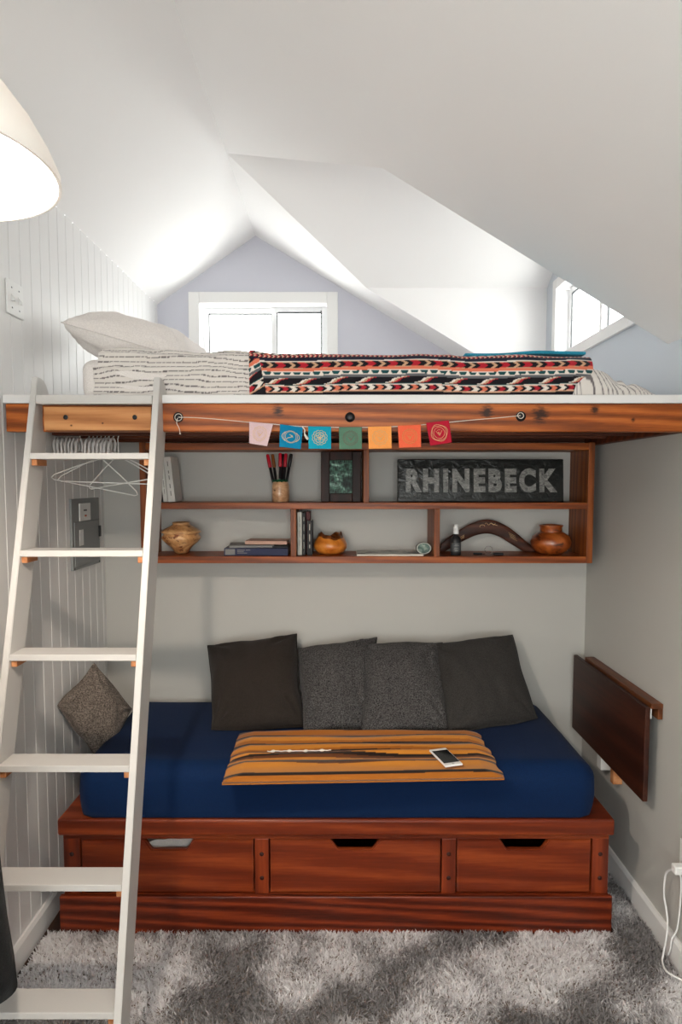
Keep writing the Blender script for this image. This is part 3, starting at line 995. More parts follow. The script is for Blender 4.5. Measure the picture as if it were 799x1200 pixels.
def drape(s, top, front, zlow, yback, rad=.035):
    """profile of a cloth over the mattress edge; s in 0..1 from the hem at the front to the back"""
    L1 = top - rad - zlow; L2 = rad * PI / 2; L3 = yback - front - rad
    d = s * (L1 + L2 + L3)
    if d < L1: return front, zlow + d, (-1, 0)
    if d < L1 + L2:
        a = (d - L1) / rad
        return front + rad - rad * math.cos(a), top - rad + rad * math.sin(a), (-math.cos(a), math.sin(a))
    return front + rad + (d - L1 - L2), top, (0, 1)


def quilt_fn(a, b_):
    x = -.846 + a * .585
    y, z, n_ = drape(b_, 2.188 + .010 * nz(x * 9, 3) + .008 * max(0, -.6 - x) / .2, LM - .010, 2.034, .25)
    w_ = .010 * nz(x * 7, b_ * 9, 1) + .004 * math.sin(b_ * 190 + 2 * nz(x * 5, b_ * 6) * 2)
    return Vector((x - .02 * (b_ < .08) * (1 - a) + .008 * nz(b_ * 14, 5), y + n_[0] * w_, z + n_[1] * (w_ + .004)))


nu, nv = 220, 420
cols = []
W1, W2 = rgb(222, 216, 210), rgb(112, 105, 106)
for j in range(nv):
    for i in range(nu):
        a, b_ = i / (nu - 1), j / (nv - 1)
        x = -.846 + a * .585
        ph_ = b_ * 1.24 / .0165 + 1.1 * nz(x * 5, b_ * 14, 7) + .35 * nz(x * 16, b_ * 30, 2)
        fr = abs(ph_ - round(ph_))
        on = fr < .11 and (math.sin(x * 900 + round(ph_) * 2) > -.93)
        cols.append(W2 if on else W1)
vs, fs = slab_grid(quilt_fn, nu, nv, .005)
tag(pydata('quilt', vs, fs, M['pattern'], cols=cols + cols, origin=(-.56, LM, 2.034)), 'off-white quilt with wavy grey stitched lines covering the pillow end of the loft bed', 'quilt')

# the same kind of quilt, gathered in a heap at the foot
def heap_fn(a, b_):
    x = .80 + a * .325
    y = -.86 + b_ * .55
    fall = max(0.0, 1 - a / 1.0)
    top = 2.042 + .122 * (fall ** 2.2) + .026 * math.sin(a * PI) ** .7
    fold = .012 * nz(a * 4 + 3, b_ * 9, 2) + .007 * math.sin(a * 26 + 5 * nz(a * 3, b_ * 6)) * (1 - a * .5)
    e = min(1, b_ * 14) ** .5
    z = 2.033 + (top - 2.033 + fold) * e * min(1, (1 - a) * 7 + .1) * min(1, (1 - b_) * 8 + .1)
    return Vector((x, y, max(z, 2.033)))


nu, nv = 130, 200
cols = []
for j in range(nv):
    for i in range(nu):
        a, b_ = i / (nu - 1), j / (nv - 1)
        ph_ = (a * 16 + b_ * 20 + 3.2 * nz(a * 4, b_ * 5, 3))
        cols.append(W2 if abs(ph_ - round(ph_)) < .10 else W1)
vs, fs = grid(heap_fn, nu, nv)
o_ = len(vs); vs2 = [Vector((p.x, p.y, 2.0315)) for p in vs]
rim = [i for i in range(nu)] + [j * nu + nu - 1 for j in range(1, nv)] + [(nv - 1) * nu + i for i in range(nu - 2, -1, -1)] + [j * nu for j in range(nv - 2, 0, -1)]
rf = [(rim[k], rim[k] + o_, rim[(k + 1) % len(rim)] + o_, rim[(k + 1) % len(rim)]) for k in range(len(rim))]
tag(pydata('bunched_quilt', vs + vs2, fs + [(a + o_, d + o_, c + o_, b + o_) for a, b, c, d in fs] + rf, M['pattern'], cols=cols + cols, origin=(.98, -.6, 2.033)),
    'off-white grey-stitched quilt end bunched up past the patterned blanket at the right wall', 'quilt')


# patterned blanket
cK, cW, cR, cT, cO, cG, cN, cP, cS = rgb(22, 19, 25), rgb(226, 218, 208), rgb(172, 30, 46), rgb(196, 156, 124), rgb(216, 116, 88), rgb(18, 70, 72), rgb(24, 28, 48), rgb(226, 176, 154), rgb(96, 98, 102)


def kilim(s, d):
    """s metres along, d metres down from the top edge"""
    d = d + .004 * math.sin(s * 9) + .004 * nz(s * 5, d * 3, 4)
    v = d / .140
    if v < -.02:
        vv = (-v) % 1.0
        v = .1 + .85 * (1 - vv)
    if v < .08:
        f = (s / .016 + abs(v - .04) * 8) % 1; return cK if f < .35 else (cP if f < .7 else cR)
    if v < .18: return cN if v > .10 else cK
    if v < .205: return cW
    if v < .36:
        m = abs(v - .2825) / .0775
        if m > .93: return cT
        f = (s / .078 + m * .20) % 1
        if f < .24: return cK
        if f < .56: return cR if m < .8 else cO
        if f < .84: return cK if m < .85 else cT
        return cT
    if v < .43: return cO
    if v < .545:
        m = (v - .445) / .085
        f = abs(((s / .034) % 1) - .5) * 2
        return cG if (f < .80 - .5 * max(0, m - .3) and .05 < m < .95) else cW
    if v < .605: return cS
    if v < .76:
        m = (v - .605) / .155
        f = (s / .105 + m * .62 + .08 * math.sin(m * 6)) % 1
        if f < .10: return cW
        if f < .20: return cT
        if f < .30: return cR
        return cK
    if v < .78: return cG
    if v < .80: return cW
    if v < .94:
        m = abs(v - .87) / .07
        f = (s / .030 + m * .45); k_ = int(f) % 4; f %= 1
        if f < .42 and m < .92: return cK
        return (cO, cW, cR, cW)[k_] if m < .8 else cP
    if v < .965: return cT
    return cK


BX_0, BX_1 = -.318, .884


def blanket_fn(a, b_):
    x = BX_0 + a * (BX_1 - BX_0)
    top = 2.184 - .012 * a + .005 * nz(x * 5, 2) + .010 * math.exp(-((a - .0) / .05) ** 2)
    y, z, n_ = drape(b_, top, LM - .026, 2.0345, .12)
    w_ = .007 * nz(x * 4, b_ * 6, 8) + .004 * nz(x * 13, b_ * 12, 1)
    if a > .93: y += (a - .93) * .35; z -= (a - .93) * .12 * (b_ > .15)
    return Vector((x + .010 * nz(b_ * 12, a * 2, 3) * (a > .5) - .012 * (a < .02) * b_, y + n_[0] * w_, z + n_[1] * w_))


nu, nv = 560, 380
TOT = (2.184 - .035 - 2.0345) + .035 * PI / 2 + (.12 - (LM - .026) - .035)
cols = []
for j in range(nv):
    b_ = j / (nv - 1)
    for i in range(nu):
        a = i / (nu - 1)
        s = BX_0 + a * (BX_1 - BX_0)
        dd = .146 - b_ * TOT
        if a < .075 and dd < .15:                 # the near corner is folded over itself
            q = s - BX_0
            if q < .03 + .03 * (dd / .146) and dd > .02: dd = dd * .8 + q * .5 + .02
        cols.append(kilim(s, dd))
vs, fs = slab_grid(blanket_fn, nu, nv, .007)
tag(pydata('patterned_blanket', vs, fs, M['pattern'], cols=cols + cols, origin=(.28, LM, 2.035)), 'black, red, orange and white geometric patterned blanket draped over the loft bed', 'blanket')

bm = bmesh.new()
box(bm, .44, .872, -.800, -.30, 2.186, 2.198, .005, 3)
bmesh.ops.subdivide_edges(bm, edges=[e for e in bm.edges if e.calc_length() > .1], cuts=20, use_grid_fill=True)
for v in bm.verts: v.co.z += .004 * nz(v.co.x * 7, v.co.y * 7) - .008 * max(0, .7 - v.co.x) / .26
tag(obj('teal_throw', bm, M['teal'], None, True, origin=(.55, -.5, 2.19)), 'folded teal throw lying on top of the patterned blanket, only its edge showing', 'throw')

# pillow
pc = Vector((-.822, -.36, 2.300))
Rm = Matrix.Rotation(R(16), 3, 'Y') @ Matrix.Rotation(R(6), 3, 'X')
hw, hl = .235, .29
cor = [pc + Rm @ Vector(v) for v in ((-hw, -hl, 0), (hw, -hl, 0), (hw, hl, 0), (-hw, hl, 0))]
cushion('bed_pillow', [cor[3], cor[2], cor[1], cor[0]], .215, M['pillow'], 'plump white pillow at the head of the loft bed by the left wall', None, 9, push=(0, 0, 1), ear=.06, cat='pillow', wr=.010, puff=.42)

# ------------------------------------------------------------------ ladder
LXL, LXR = -1.020, -.630
rail_t, rail_d = .021, .085
ry0, rz0, rdy, rdz = -1.0, 1.808, -.085, -.3125
lad = thing('ladder', 'white painted wooden ladder leaning against the loft beam at the left', 'ladder', (-.825, -1.5, 0))


def lad_y(z):            # front edge of the rails at height z
    return ry0 + (z - rz0) * (rdy / rdz) - .002


for x0, x1 in ((LXL - rail_t, LXL), (LXR, LXR + rail_t)):
    zt = 2.085
    pts = [(lad_y(0), 0), (lad_y(0) + rail_d, 0)]
    # top end rounded at the back
    yb = lad_y(zt) + rail_d
    for k in range(9):
        a = k / 8 * PI / 2
        pts.append((yb - .065 * (1 - math.cos(a)) - (rdy / rdz) * .0 - .0, zt - .085 + .085 * math.sin(a)))
    pts.append((lad_y(zt), zt))
    bm = bmesh.new(); prism(bm, [(x0, y, z) for y, z in pts], (x1 - x0, 0, 0))
    bmesh.ops.bevel(bm, geom=[e for e in bm.edges if abs(e.verts[0].co.x - e.verts[1].co.x) < 1e-6], offset=.002, segments=2, affect='EDGES')
    obj('rail', bm, M['ladder'], lad)
for i in range(6):
    z = rz0 + rdz * i; y = ry0 + rdy * i
    bm = bmesh.new(); box(bm, LXL + .0005, LXR - .0005, y, y + .086, z, z + .020, .002)
    rg = obj('rung', bm, M['ladder'], lad)
    for x0, x1 in ((LXL + .001, LXL + .019), (LXR - .019, LXR - .001)):
        bm = bmesh.new(); box(bm, x0, x1, y + .008, y + .080, z - .021, z - .0005, .002)
        obj('cleat', bm, M['pineblock'], lad, label='bare pine cleat under the rung')
z = 1.993
bm = bmesh.new(); box(bm, LXL + .0005, LXR - .0005, -.95, -.905, z, z + .030, .003)
obj('top_crosspiece', bm, M['ladder'], lad)

# ------------------------------------------------------------------ wall shelf
SX0, SX1, SY = -.905, 1.139, -.235
sh = thing('wall_shelf', 'long cedar wall shelf unit with open compartments below the loft', 'shelf', (.117, -.12, 1.366))
for nm, z0_, z1_ in (('top_board', 1.878, 1.909), ('middle_board', 1.612, 1.641), ('bottom_board', 1.366, 1.397)):
    bm = bmesh.new(); box(bm, SX0 + .028, SX1 - .028, SY + .002, -.003, z0_, z1_, .002); obj(nm, bm, M['shelfwood'], sh)
for x0, x1 in ((SX0, SX0 + .028), (SX1 - .028, SX1)):
    bm = bmesh.new(); box(bm, x0, x1, SY, -.003, 1.366, 1.911, .002); obj('end_panel', bm, M['shelfwoodv'], sh)
for x0, x1, z0_, z1_ in ((.101, .126, 1.641, 1.878), (-.228, -.203, 1.397, 1.612), (.421, .447, 1.397, 1.612)):
    bm = bmesh.new(); box(bm, x0, x1, SY + .002, -.004, z0_, z1_, .002); obj('divider', bm, M['shelfwoodv'], sh)
SM, SB = 1.6415, 1.3975        # surfaces objects stand on


def book(x, w, h, d, y, cover, label, lean=0, z=SM, group=None, marks=0, name='book', jacket=None):
    """standing book, spine to the front at y; x is its left side at the foot"""
    r = thing(name, label, 'book', (x, y, z), group)
    T = Matrix.Translation((x, y, z)) @ Matrix.Rotation(R(lean), 4, 'Y')
    if lean < 0:      # tips to the left: pivots on its left foot
        pass
    bm = bmesh.new(); c = .0022
    box(bm, 0, w, 0, c, 0, h, .0008, 1, T); box(bm, 0, c, c, d, 0, h, .0006, 1, T); box(bm, w - c, w, c, d, 0, h, .0006, 1, T)
    obj('cover', bm, cover, r)
    bm = bmesh.new(); box(bm, c, w - c, c, d - .004, .003, h - .004, 0, 1, T); obj('pages', bm, M['paper'], r)
    if marks:
        bm = bmesh.new()
        zz = h * .90
        random.seed(int(x * 1000) + 5)
        while zz > h * .15 and w > .006:
            L_ = random.uniform(.012, .035)
            box(bm, w * .44, w * .56, -.0006, .0002, zz - L_, zz, 0, 1, T); zz -= L_ + random.uniform(.006, .02)
        obj('spine_marks', bm, M['greybook'] if marks == 1 else M['paper'], r)
    return r


GB1 = 'books leaning at the left end of the top shelf'
xs = [(.0, .010, .11, M['orangebook'], 'slim orange paperback at the far left of the top shelf', 0),
      (.0125, .019, .185, M['blackmatte'], 'black paperback leaning left of the white books on the top shelf', 2),
      (.034, .020, .205, M['whitebook'], 'thinner white paperback leaning beside the thick white one on the top shelf', 1),
      (.0565, .032, .206, M['whitebook'], 'thick white paperback, rightmost of the books on the top shelf', 1)]
for dx_, w_, h_, m_, lb, mk in xs:
    book(-.846 + dx_, w_, h_, .13, -.19, m_, lb, -5.5, SM, GB1, mk)

GB2 = 'books standing in the lower middle compartment'
book(-.200, .020, .198, .13, -.185, M['palebook'], 'pale grey book standing against the divider of the lower shelf', 0, SB, GB2, 1)
book(-.178, .014, .196, .135, -.18, M['blackmatte'], 'slim black book with white spine lettering beside the pale grey one', 0, SB, GB2, 2)
book(-.163, .017, .198, .135, -.13, M['redbook'], 'maroon-topped dark book set back behind the short brown one', 0, SB, GB2, 0)
book(-.156, .024, .160, .11, -.19, M['blackmatte'], 'shortest dark book next to the orange burl bowl', 0, SB, GB2, 2)

# lying stack
GB3 = 'stack of books lying on the lower shelf'


def flat_book(x0, x1, y0, y1, z0, h, cover, label, rot=0, group=GB3, cat='book', name='book'):
    cx, cy = (x0 + x1) / 2, (y0 + y1) / 2
    r = thing(name, label, cat, (cx, cy, z0), group)
    T = Matrix.Translation((cx, cy, 0)) @ Matrix.Rotation(R(rot), 4, 'Z') @ Matrix.Translation((-cx, -cy, 0))
    bm = bmesh.new(); c = .002
    box(bm, x0, x1, y0, y1, z0, z0 + c, .0006, 1, T); box(bm, x0, x1, y0, y1, z0 + h - c, z0 + h, .0006, 1, T); box(bm, x0, x1, y0, y0 + c, z0 + c, z0 + h - c, .0, 1, T)
    obj('cover', bm, cover, r)
    bm = bmesh.new(); box(bm, x0 + .003, x1 - .003, y0 + c, y1 - .003, z0 + c, z0 + h - c, 0, 1, T); obj('pages', bm, M['paper'], r)
    return r, T


r1, T1 = flat_book(-.535, -.243, -.205, -.03, SB, .034, M['bluebook'], 'navy blue book at the bottom of the lying stack')
bm = bmesh.new(); box(bm, -.53, -.485, -.2056, -.2048, SB + .004, SB + .030, 0, 1, T1); obj('spine_label', bm, M['greybook'], r1, label='grey spine panel')
bm = bmesh.new()
for zz, l0, l1 in ((.024, -.475, -.44), (.024, -.435, -.415), (.017, -.475, -.445), (.010, -.475, -.430)):
    box(bm, l0, l1, -.2056, -.2048, SB + zz, SB + zz + .0035, 0, 1, T1)
obj('spine_marks', bm, M['greybook'], r1)
r2, T2 = flat_book(-.522, -.318, -.195, -.04, SB + .0345, .012, M['greybook'], 'thin grey patterned magazine lying on the navy book', 8, name='magazine', cat='magazine')
r4, T4 = flat_book(-.316, -.245, -.19, -.05, SB + .0345, .008, M['blackmatte'], 'small black notebook lying on the right of the navy book', 0, name='notebook')
r3, T3 = flat_book(-.440, -.246, -.18, -.05, SB + .049, .016, M['tanbook'], 'tan and white book on top of the lying stack', -3)

# magazine flat on the shelf
mg = thing('picture_magazine', 'pale picture magazine lying flat on the lower middle shelf', 'magazine', (.24, -.14, SB))
bm = bmesh.new(); box(bm, .072, .376, -.222, -.05, SB, SB + .008, .001, 1); obj('pages', bm, M['paper'], mg)


def cover_col(a, b_):
    n1 = nz(a * 4, b_ * 3, 2); n2 = nz(a * 12, b_ * 10, 5)
    if n1 > .15: return rgb(200, 202, 192)
    if n1 < -.22: return rgb(88, 60, 54) if n2 > 0 else rgb(60, 66, 60)
    return rgb(120, 132, 122) if n2 > .1 else rgb(168, 172, 162)


vs, fs = grid(lambda a, b_: (.075 + a * .298, -.220 + b_ * .167, SB + .0083), 60, 30)
pydata('cover_picture', vs, fs, M['printed'], mg, False, [cover_col(i / 59, j / 29) for j in range(30) for i in range(60)])

# cup of markers
cx, cy = -.283, -.13
cup = thing('pencil_cup', 'log-like pale wooden cup with a green rim on the top shelf', 'cup', (cx, cy, SM))
bm = bmesh.new()
wb = lambda a, r_, z, j: (r_ * (1 + .025 * math.sin(a * 3 + 1) + .015 * math.sin(a * 7)), z)
lathe(bm, [(0, 0), (.036, 0), (.0395, .004), (.041, .04), (.040, .075), (.036, .092), (.034, .094), (.031, .092), (.031, .012), (0, .012)], (cx, cy, SM), 40, wb)
obj('cup_body', bm, M['cup'], cup, True)
bm = bmesh.new()
rf_ = lambda a, r_, z, j: (r_ * (1 + .06 * math.sin(a * 9)), z + .003 * math.sin(a * 11))
lathe(bm, [(.029, .080), (.0305, .100), (.0345, .104), (.036, .096), (.0345, .094)], (cx, cy, SM), 72, rf_)
obj('felt_rim', bm, M['green'], cup, True)
bm = bmesh.new(); lathe(bm, [(0, 0), (.004, .0), (.0055, .003), (.004, .005)], (0, 0, 0), 12)
bmesh.ops.transform(bm, matrix=Matrix.Translation((cx - .022, cy - .0335, SM + .055)) @ Matrix.Rotation(R(70), 4, 'X'), verts=bm.verts)
obj('knot_hole', bm, M['plug'], cup)
GP = 'markers standing in the wooden cup'
pens = [(-.016, -.004, -.045, .02, 'red', 'red-capped marker, leftmost in the wooden cup'), (-.010, .010, -.030, .03, 'brown', 'brown-capped marker in the wooden cup'),
        (.000, -.012, .002, -.0, 'red', 'red-capped marker in the middle of the wooden cup'), (.008, .006, .018, .01, 'red', 'red-capped marker right of the middle one in the wooden cup'),
        (.016, -.002, .036, .005, 'black', 'all-black marker, rightmost in the wooden cup'), (.002, .018, .008, .03, 'black', 'all-black marker at the back of the wooden cup')]
for px_, py_, tx, ty, c, lb in pens:
    r = thing('marker_pen', lb, 'marker', (cx + px_, cy + py_, SM + .014), GP)
    p0 = Vector((cx + px_, cy + py_, SM + .014)); p1 = p0 + Vector((tx, ty, .21)).normalized() * .213
    p1.z = min(p1.z, 1.874)
    bm = bmesh.new(); tube(bm, [p0, p0.lerp(p1, .70)], .0068, 12); obj('pen_body', bm, M['black'], r, True)
    bm = bmesh.new(); tube(bm, [p0.lerp(p1, .70), p0.lerp(p1, .72), p0.lerp(p1, .98), p1], [.0068, .0086, .0080, .005], 12); obj('pen_cap', bm, M[c], r, True)

# framed photograph
fx0, fx1, fz0, fz1 = -.093, .092, SM, SM + .234
fr = thing('framed_picture', 'dark wooden picture frame with a green waterfall photograph on the top shelf', 'picture frame', (0, -.14, SM))
T = Matrix.Translation((0, -.15, SM)) @ Matrix.Rotation(R(-4), 4, 'X') @ Matrix.Translation((0, .15, -SM))
m_ = .040
bm = bmesh.new()
box(bm, fx0, fx0 + m_, -.15, -.130, fz0, fz1, .003, 2, T); box(bm, fx1 - m_, fx1, -.15, -.130, fz0, fz1, .003, 2, T)
box(bm, fx0 + m_, fx1 - m_, -.15, -.130, fz1 - m_, fz1, .003, 2, T); box(bm, fx0 + m_, fx1 - m_, -.15, -.130, fz0, fz0 + m_, .003, 2, T)
obj('frame_moulding', bm, M['framewood'], fr)


def fall_col(a, b_):
    n1 = nz(a * 6, b_ * 9, 1); n2 = nz(a * 22, b_ * 9, 4); n3 = nz(a * 9, b_ * 26, 6)
    g_ = .07 + .20 * max(0, n1 + .2) + .16 * n2
    c = Vector((g_ * .35, g_ * .85, g_ * .60))
    for (x0, y0, x1, y1, w_, s) in ((.10, .88, .45, .83, .03, .6), (.32, .56, .36, .42, .03, .7), (.36, .42, .52, .40, .025, .5), (.02, .27, .45, .25, .06, .45), (.05, .55, .30, .53, .03, .35),
                                    (.55, .58, .95, .57, .035, .3), (.52, .20, .66, .12, .03, .35), (.25, .9, .62, .9, .06, .12), (.42, .66, .44, .48, .03, .3)):
        dx_, dy_ = x1 - x0, y1 - y0
        tt = max(0, min(1, ((a - x0) * dx_ + (b_ - y0) * dy_) / (dx_ * dx_ + dy_ * dy_)))
        d_ = math.hypot(a - x0 - tt * dx_, b_ - y0 - tt * dy_)
        c += Vector((.55, .85, .70)) * s * math.exp(-(d_ / w_) ** 2) * (.8 + .8 * n2)
    if .58 < a and .2 < b_ < .5: c *= .35
    if n3 > .2: c *= .4
    return (max(0, c.x), max(0, c.y), max(0, c.z), 1)


px0, px1, pz0, pz1 = fx0 + m_, fx1 - m_, fz0 + m_, fz1 - m_
vs, fs = grid(lambda a, b_: T @ Vector((px0 + a * (px1 - px0), -.141, pz0 + b_ * (pz1 - pz0))), 70, 90)
pydata('photograph', vs, fs, M['printed'], fr, False, [fall_col(i / 69, j / 89) for j in range(90) for i in range(70)])
bm = bmesh.new(); box(bm, fx0 + .01, fx1 - .01, -.131, -.126, fz0 + .01, fz1 - .01, 0, 1, T); obj('frame_back', bm, M['blackmatte'], fr)

# lettered sign
sx0, sx1 = .262, 1.030
sg = thing('lettered_sign', 'long glossy black sign with silver RHINEBECK lettering standing on the top shelf', 'sign', (.65, -.14, SM))
T = Matrix.Translation((0, -.16, SM)) @ Matrix.Rotation(R(-5), 4, 'X') @ Matrix.Translation((0, .16, -SM))
b = bmesh.new(); box(b, sx0, sx1, -.16, -.125, SM, SM + .199, .004, 2, T)
obj('sign_box', b, M['film'], sg)
cu = bpy.data.curves.new('lettering', 'FONT'); cu.body = 'RHINEBECK'; cu.size = .18; cu.extrude = .0008; cu.offset = .0105; cu.space_character = 1.3
cu.resolution_u = 4
to = bpy.data.objects.new('tmp_text', cu); COL.objects.link(to)
dg = bpy.context.evaluated_depsgraph_get()
me = bpy.data.meshes.new_from_object(to.evaluated_get(dg))
bpy.data.objects.remove(to)
xs_ = [v.co.x for v in me.vertices]; ys_ = [v.co.y for v in me.vertices]
mnx, mxx, mny, mxy = min(xs_), max(xs_), min(ys_), max(ys_)
tx0, tx1, tz0, tz1 = .300, 1.000, SM + .044, SM + .156
for v in me.vertices:
    q = Vector((tx0 + (v.co.x - mnx) / (mxx - mnx) * (tx1 - tx0), -.1612 - v.co.z * .4, tz0 + (v.co.y - mny) / (mxy - mny) * (tz1 - tz0)))
    v.co = T @ q - Vector(sg.location)
me.materials.clear(); me.materials.append(M['silver'])
lo_ = bpy.data.objects.new('lettering', me); COL.objects.link(lo_); lo_.parent = sg

# turned vase
vc = (-.752, -.115, SB)
bm = bmesh.new()
lathe(bm, [(0, 0), (.020, 0), (.030, .006), (.045, .028), (.078, .056), (.090, .072), (.090, .080), (.082, .090), (.080, .095), (.092, .100), (.093, .105), (.072, .120), (.044, .134),
           (.038, .140), (.042, .146), (.037, .149), (.031, .143), (.034, .132), (.06, .11), (.07, .07), (.03, .02), (0, .015)], vc, 56)
tag(obj('turned_vase', bm, M['vase'], None, True, origin=vc), 'squat light wooden turned vase with a wide shoulder on the lower left shelf', 'vase')
# burl bowl
bc_ = (-.052, -.125, SB)
bw = thing('burl_bowl', 'glossy orange burl wood bowl with a ragged dark rim on the lower middle shelf', 'bowl', bc_)
bwb = lambda a, r_, z, j: (r_ * (1 + .05 * math.sin(a + .5)), z + (.010 * math.sin(a * 2 + .6) + .004 * math.sin(a * 7)) * max(0, (z - .05) / .04))
bm = bmesh.new()
lathe(bm, [(0, 0), (.040, 0), (.060, .006), (.078, .028), (.079, .044), (.070, .062), (.060, .076)], bc_, 56, bwb)
obj('bowl_body', bm, M['burl'], bw, True)
bm = bmesh.new()
lathe(bm, [(.060, .076), (.056, .088), (.052, .092), (.046, .086), (.044, .06), (.03, .02), (0, .015)], bc_, 56, bwb)
obj('bark_rim', bm, M['burlbark'], bw, True)
# big jar
jc = (.985, -.125, SB)
jr = thing('turned_jar', 'round reddish-brown turned wooden jar at the right end of the lower shelf', 'jar', jc)
bm = bmesh.new()
lathe(bm, [(0, 0), (.045, 0), (.065, .008), (.088, .034), (.093, .056), (.084, .082), (.062, .100), (.050, .104)], jc, 56)
obj('jar_body', bm, M['jar'], jr, True)
bm = bmesh.new()
lathe(bm, [(.050, .104), (.050, .126), (.054, .130), (.054, .136), (.048, .137), (.044, .130), (.044, .10), (.07, .06), (.04, .015), (0, .012)], jc, 56)
obj('jar_neck', bm, M['jar'], jr, True)
# agate
ag = thing('agate_dish', 'small round dark green agate with a pale ring leaning by the divider', 'stone', (.382, -.15, SB))
T = Matrix.Translation((.382, -.175, SB + .030)) @ Matrix.Rotation(R(78), 4, 'X') @ Matrix.Scale(.80, 4, (0, 1, 0))
for nm, pr, mt in (('agate_rim', [(.034, .008), (.037, .004), (.036, -.006), (.028, -.010), (0, -.010)], 'black'), ('agate_band', [(.029, .009), (.033, .0095), (.034, .008)], 'palebook'), ('agate_face', [(0, .0085), (.015, .0085), (.029, .009)], 'agate')):
    bm = bmesh.new(); lathe(bm, pr, (0, 0, 0), 40); bmesh.ops.transform(bm, matrix=T, verts=bm.verts); obj(nm, bm, M[mt], ag, True)
# spray bottle
bc_ = (.528, -.185, SB)
sb = thing('spray_bottle', 'small black glass spray bottle with a white cap on the lower shelf', 'bottle', bc_)
bm = bmesh.new(); lathe(bm, [(0, 0), (.022, 0), (.024, .003), (.024, .072), (.018, .084), (.011, .090), (.011, .098), (0, .098)], bc_, 32); obj('bottle_body', bm, M['black'], sb, True)
bm = bmesh.new(); lathe(bm, [(.013, .098), (.013, .112), (.0115, .114), (.0105, .138), (.009, .142), (0, .142), ], bc_, 28); lathe(bm, [(0, .098), (.013, .098)], bc_, 28); obj('spray_cap', bm, M['white'], sb, True)
bm = bmesh.new(); lathe(bm, [(.0243, .018), (.0243, .058)], bc_, 32); obj('bottle_label', bm, M['dgrey'], sb, True)
bm = bmesh.new()
for zz, ww in ((.052, .008), (.046, .012), (.034, .010), (.028, .013), (.023, .008)):
    tube(bm, [(bc_[0] + .0247 * math.sin(t_), bc_[1] - .0247 * math.cos(t_), SB + zz) for t_ in [(-.5 + q / 6) * ww / .012 for q in range(7)]], .0006, 4)
obj('label_marks', bm, M['palebook'], sb)
# boomerang
BQ = [atY(u, v, -.07) for u, v in ((505, 652), (520, 641), (538, 629), (556, 620), (572, 617), (588, 622), (603, 632), (617, 642), (628, 648))]
wd_ = [.012, .022, .027, .031, .034, .031, .028, .022, .012]
bmr = thing('boomerang', 'dark brown wooden boomerang with pale markings propped on the lower right shelf', 'boomerang', (.70, -.07, SB))


def catmull(P_, n=8):
    out = []
    for i in range(len(P_) - 1):
        p0, p1, p2, p3 = P_[max(i - 1, 0)], P_[i], P_[i + 1], P_[min(i + 2, len(P_) - 1)]
        for k in range(n):
            t_ = k / n
            out.append(.5 * ((2 * p1) + (p2 - p0) * t_ + (2 * p0 - 5 * p1 + 4 * p2 - p3) * t_ ** 2 + (3 * p1 - p0 - 3 * p2 + p3) * t_ ** 3))
    out.append(P_[-1])
    return out


BQ[0].x = .458
cc = catmull(BQ); ww = [w_.x for w_ in catmull([Vector((w_, 0, 0)) for w_ in wd_])]
bm = bmesh.new()
rings = []
for i, p in enumerate(cc):
    d = (cc[min(i + 1, len(cc) - 1)] - cc[max(i - 1, 0)]).normalized()
    n_ = Vector((-d.z, 0, d.x))
    p = Vector((p.x, p.y, max(p.z, SB + ww[i] * abs(n_.z) + .001)))
    cc[i] = p
    rings.append([bm.verts.new(p + n_ * ww[i] * math.cos(t_) + Vector((0, .006 * math.sin(t_), 0))) for t_ in [2 * PI * k / 16 for k in range(16)]])
for A_, B_ in zip(rings, rings[1:]):
    for k in range(16):
        f = bm.faces.new((A_[k], A_[(k + 1) % 16], B_[(k + 1) % 16], B_[k])); f.smooth = True
bm.faces.new(rings[0][::-1]); bm.faces.new(rings[-1])


def mark(pts, r_=.0011):
    tube(bm, [Vector((p[0], -.0775, p[1])) for p in pts], r_, 5, mi=1)


c0 = atY(573, 615, -.0775)
for s_ in range(4):
    q = atY(599 + s_ * 0, 627, -.0775); 
    mark([(q.x - .014 + s_ * .003, q.z + .012 - s_ * .0075), (q.x + .020 + s_ * .003, q.z - .006 - s_ * .0075)], .0008)
for s_ in range(3):
    q = atY(541, 630, -.0775)
    mark([(q.x - .008, q.z - .010 + s_ * .006), (q.x + .012, q.z + .001 + s_ * .006)])
mark([(c0.x - .02 + .05 * k / 12, c0.z + .004 + .005 * math.sin(k * 1.1)) for k in range(13)])
mark([(c0.x - .032 + .012 * math.cos(k * .5), c0.z - .008 + .008 * math.sin(k * .5)) for k in range(8)])
mark([(c0.x + .01 + .03 * k / 8, c0.z + .006 - .010 * k / 8) for k in range(9)])
obj('boomerang_body', bm, [M['boomer'], M['gold']], bmr)
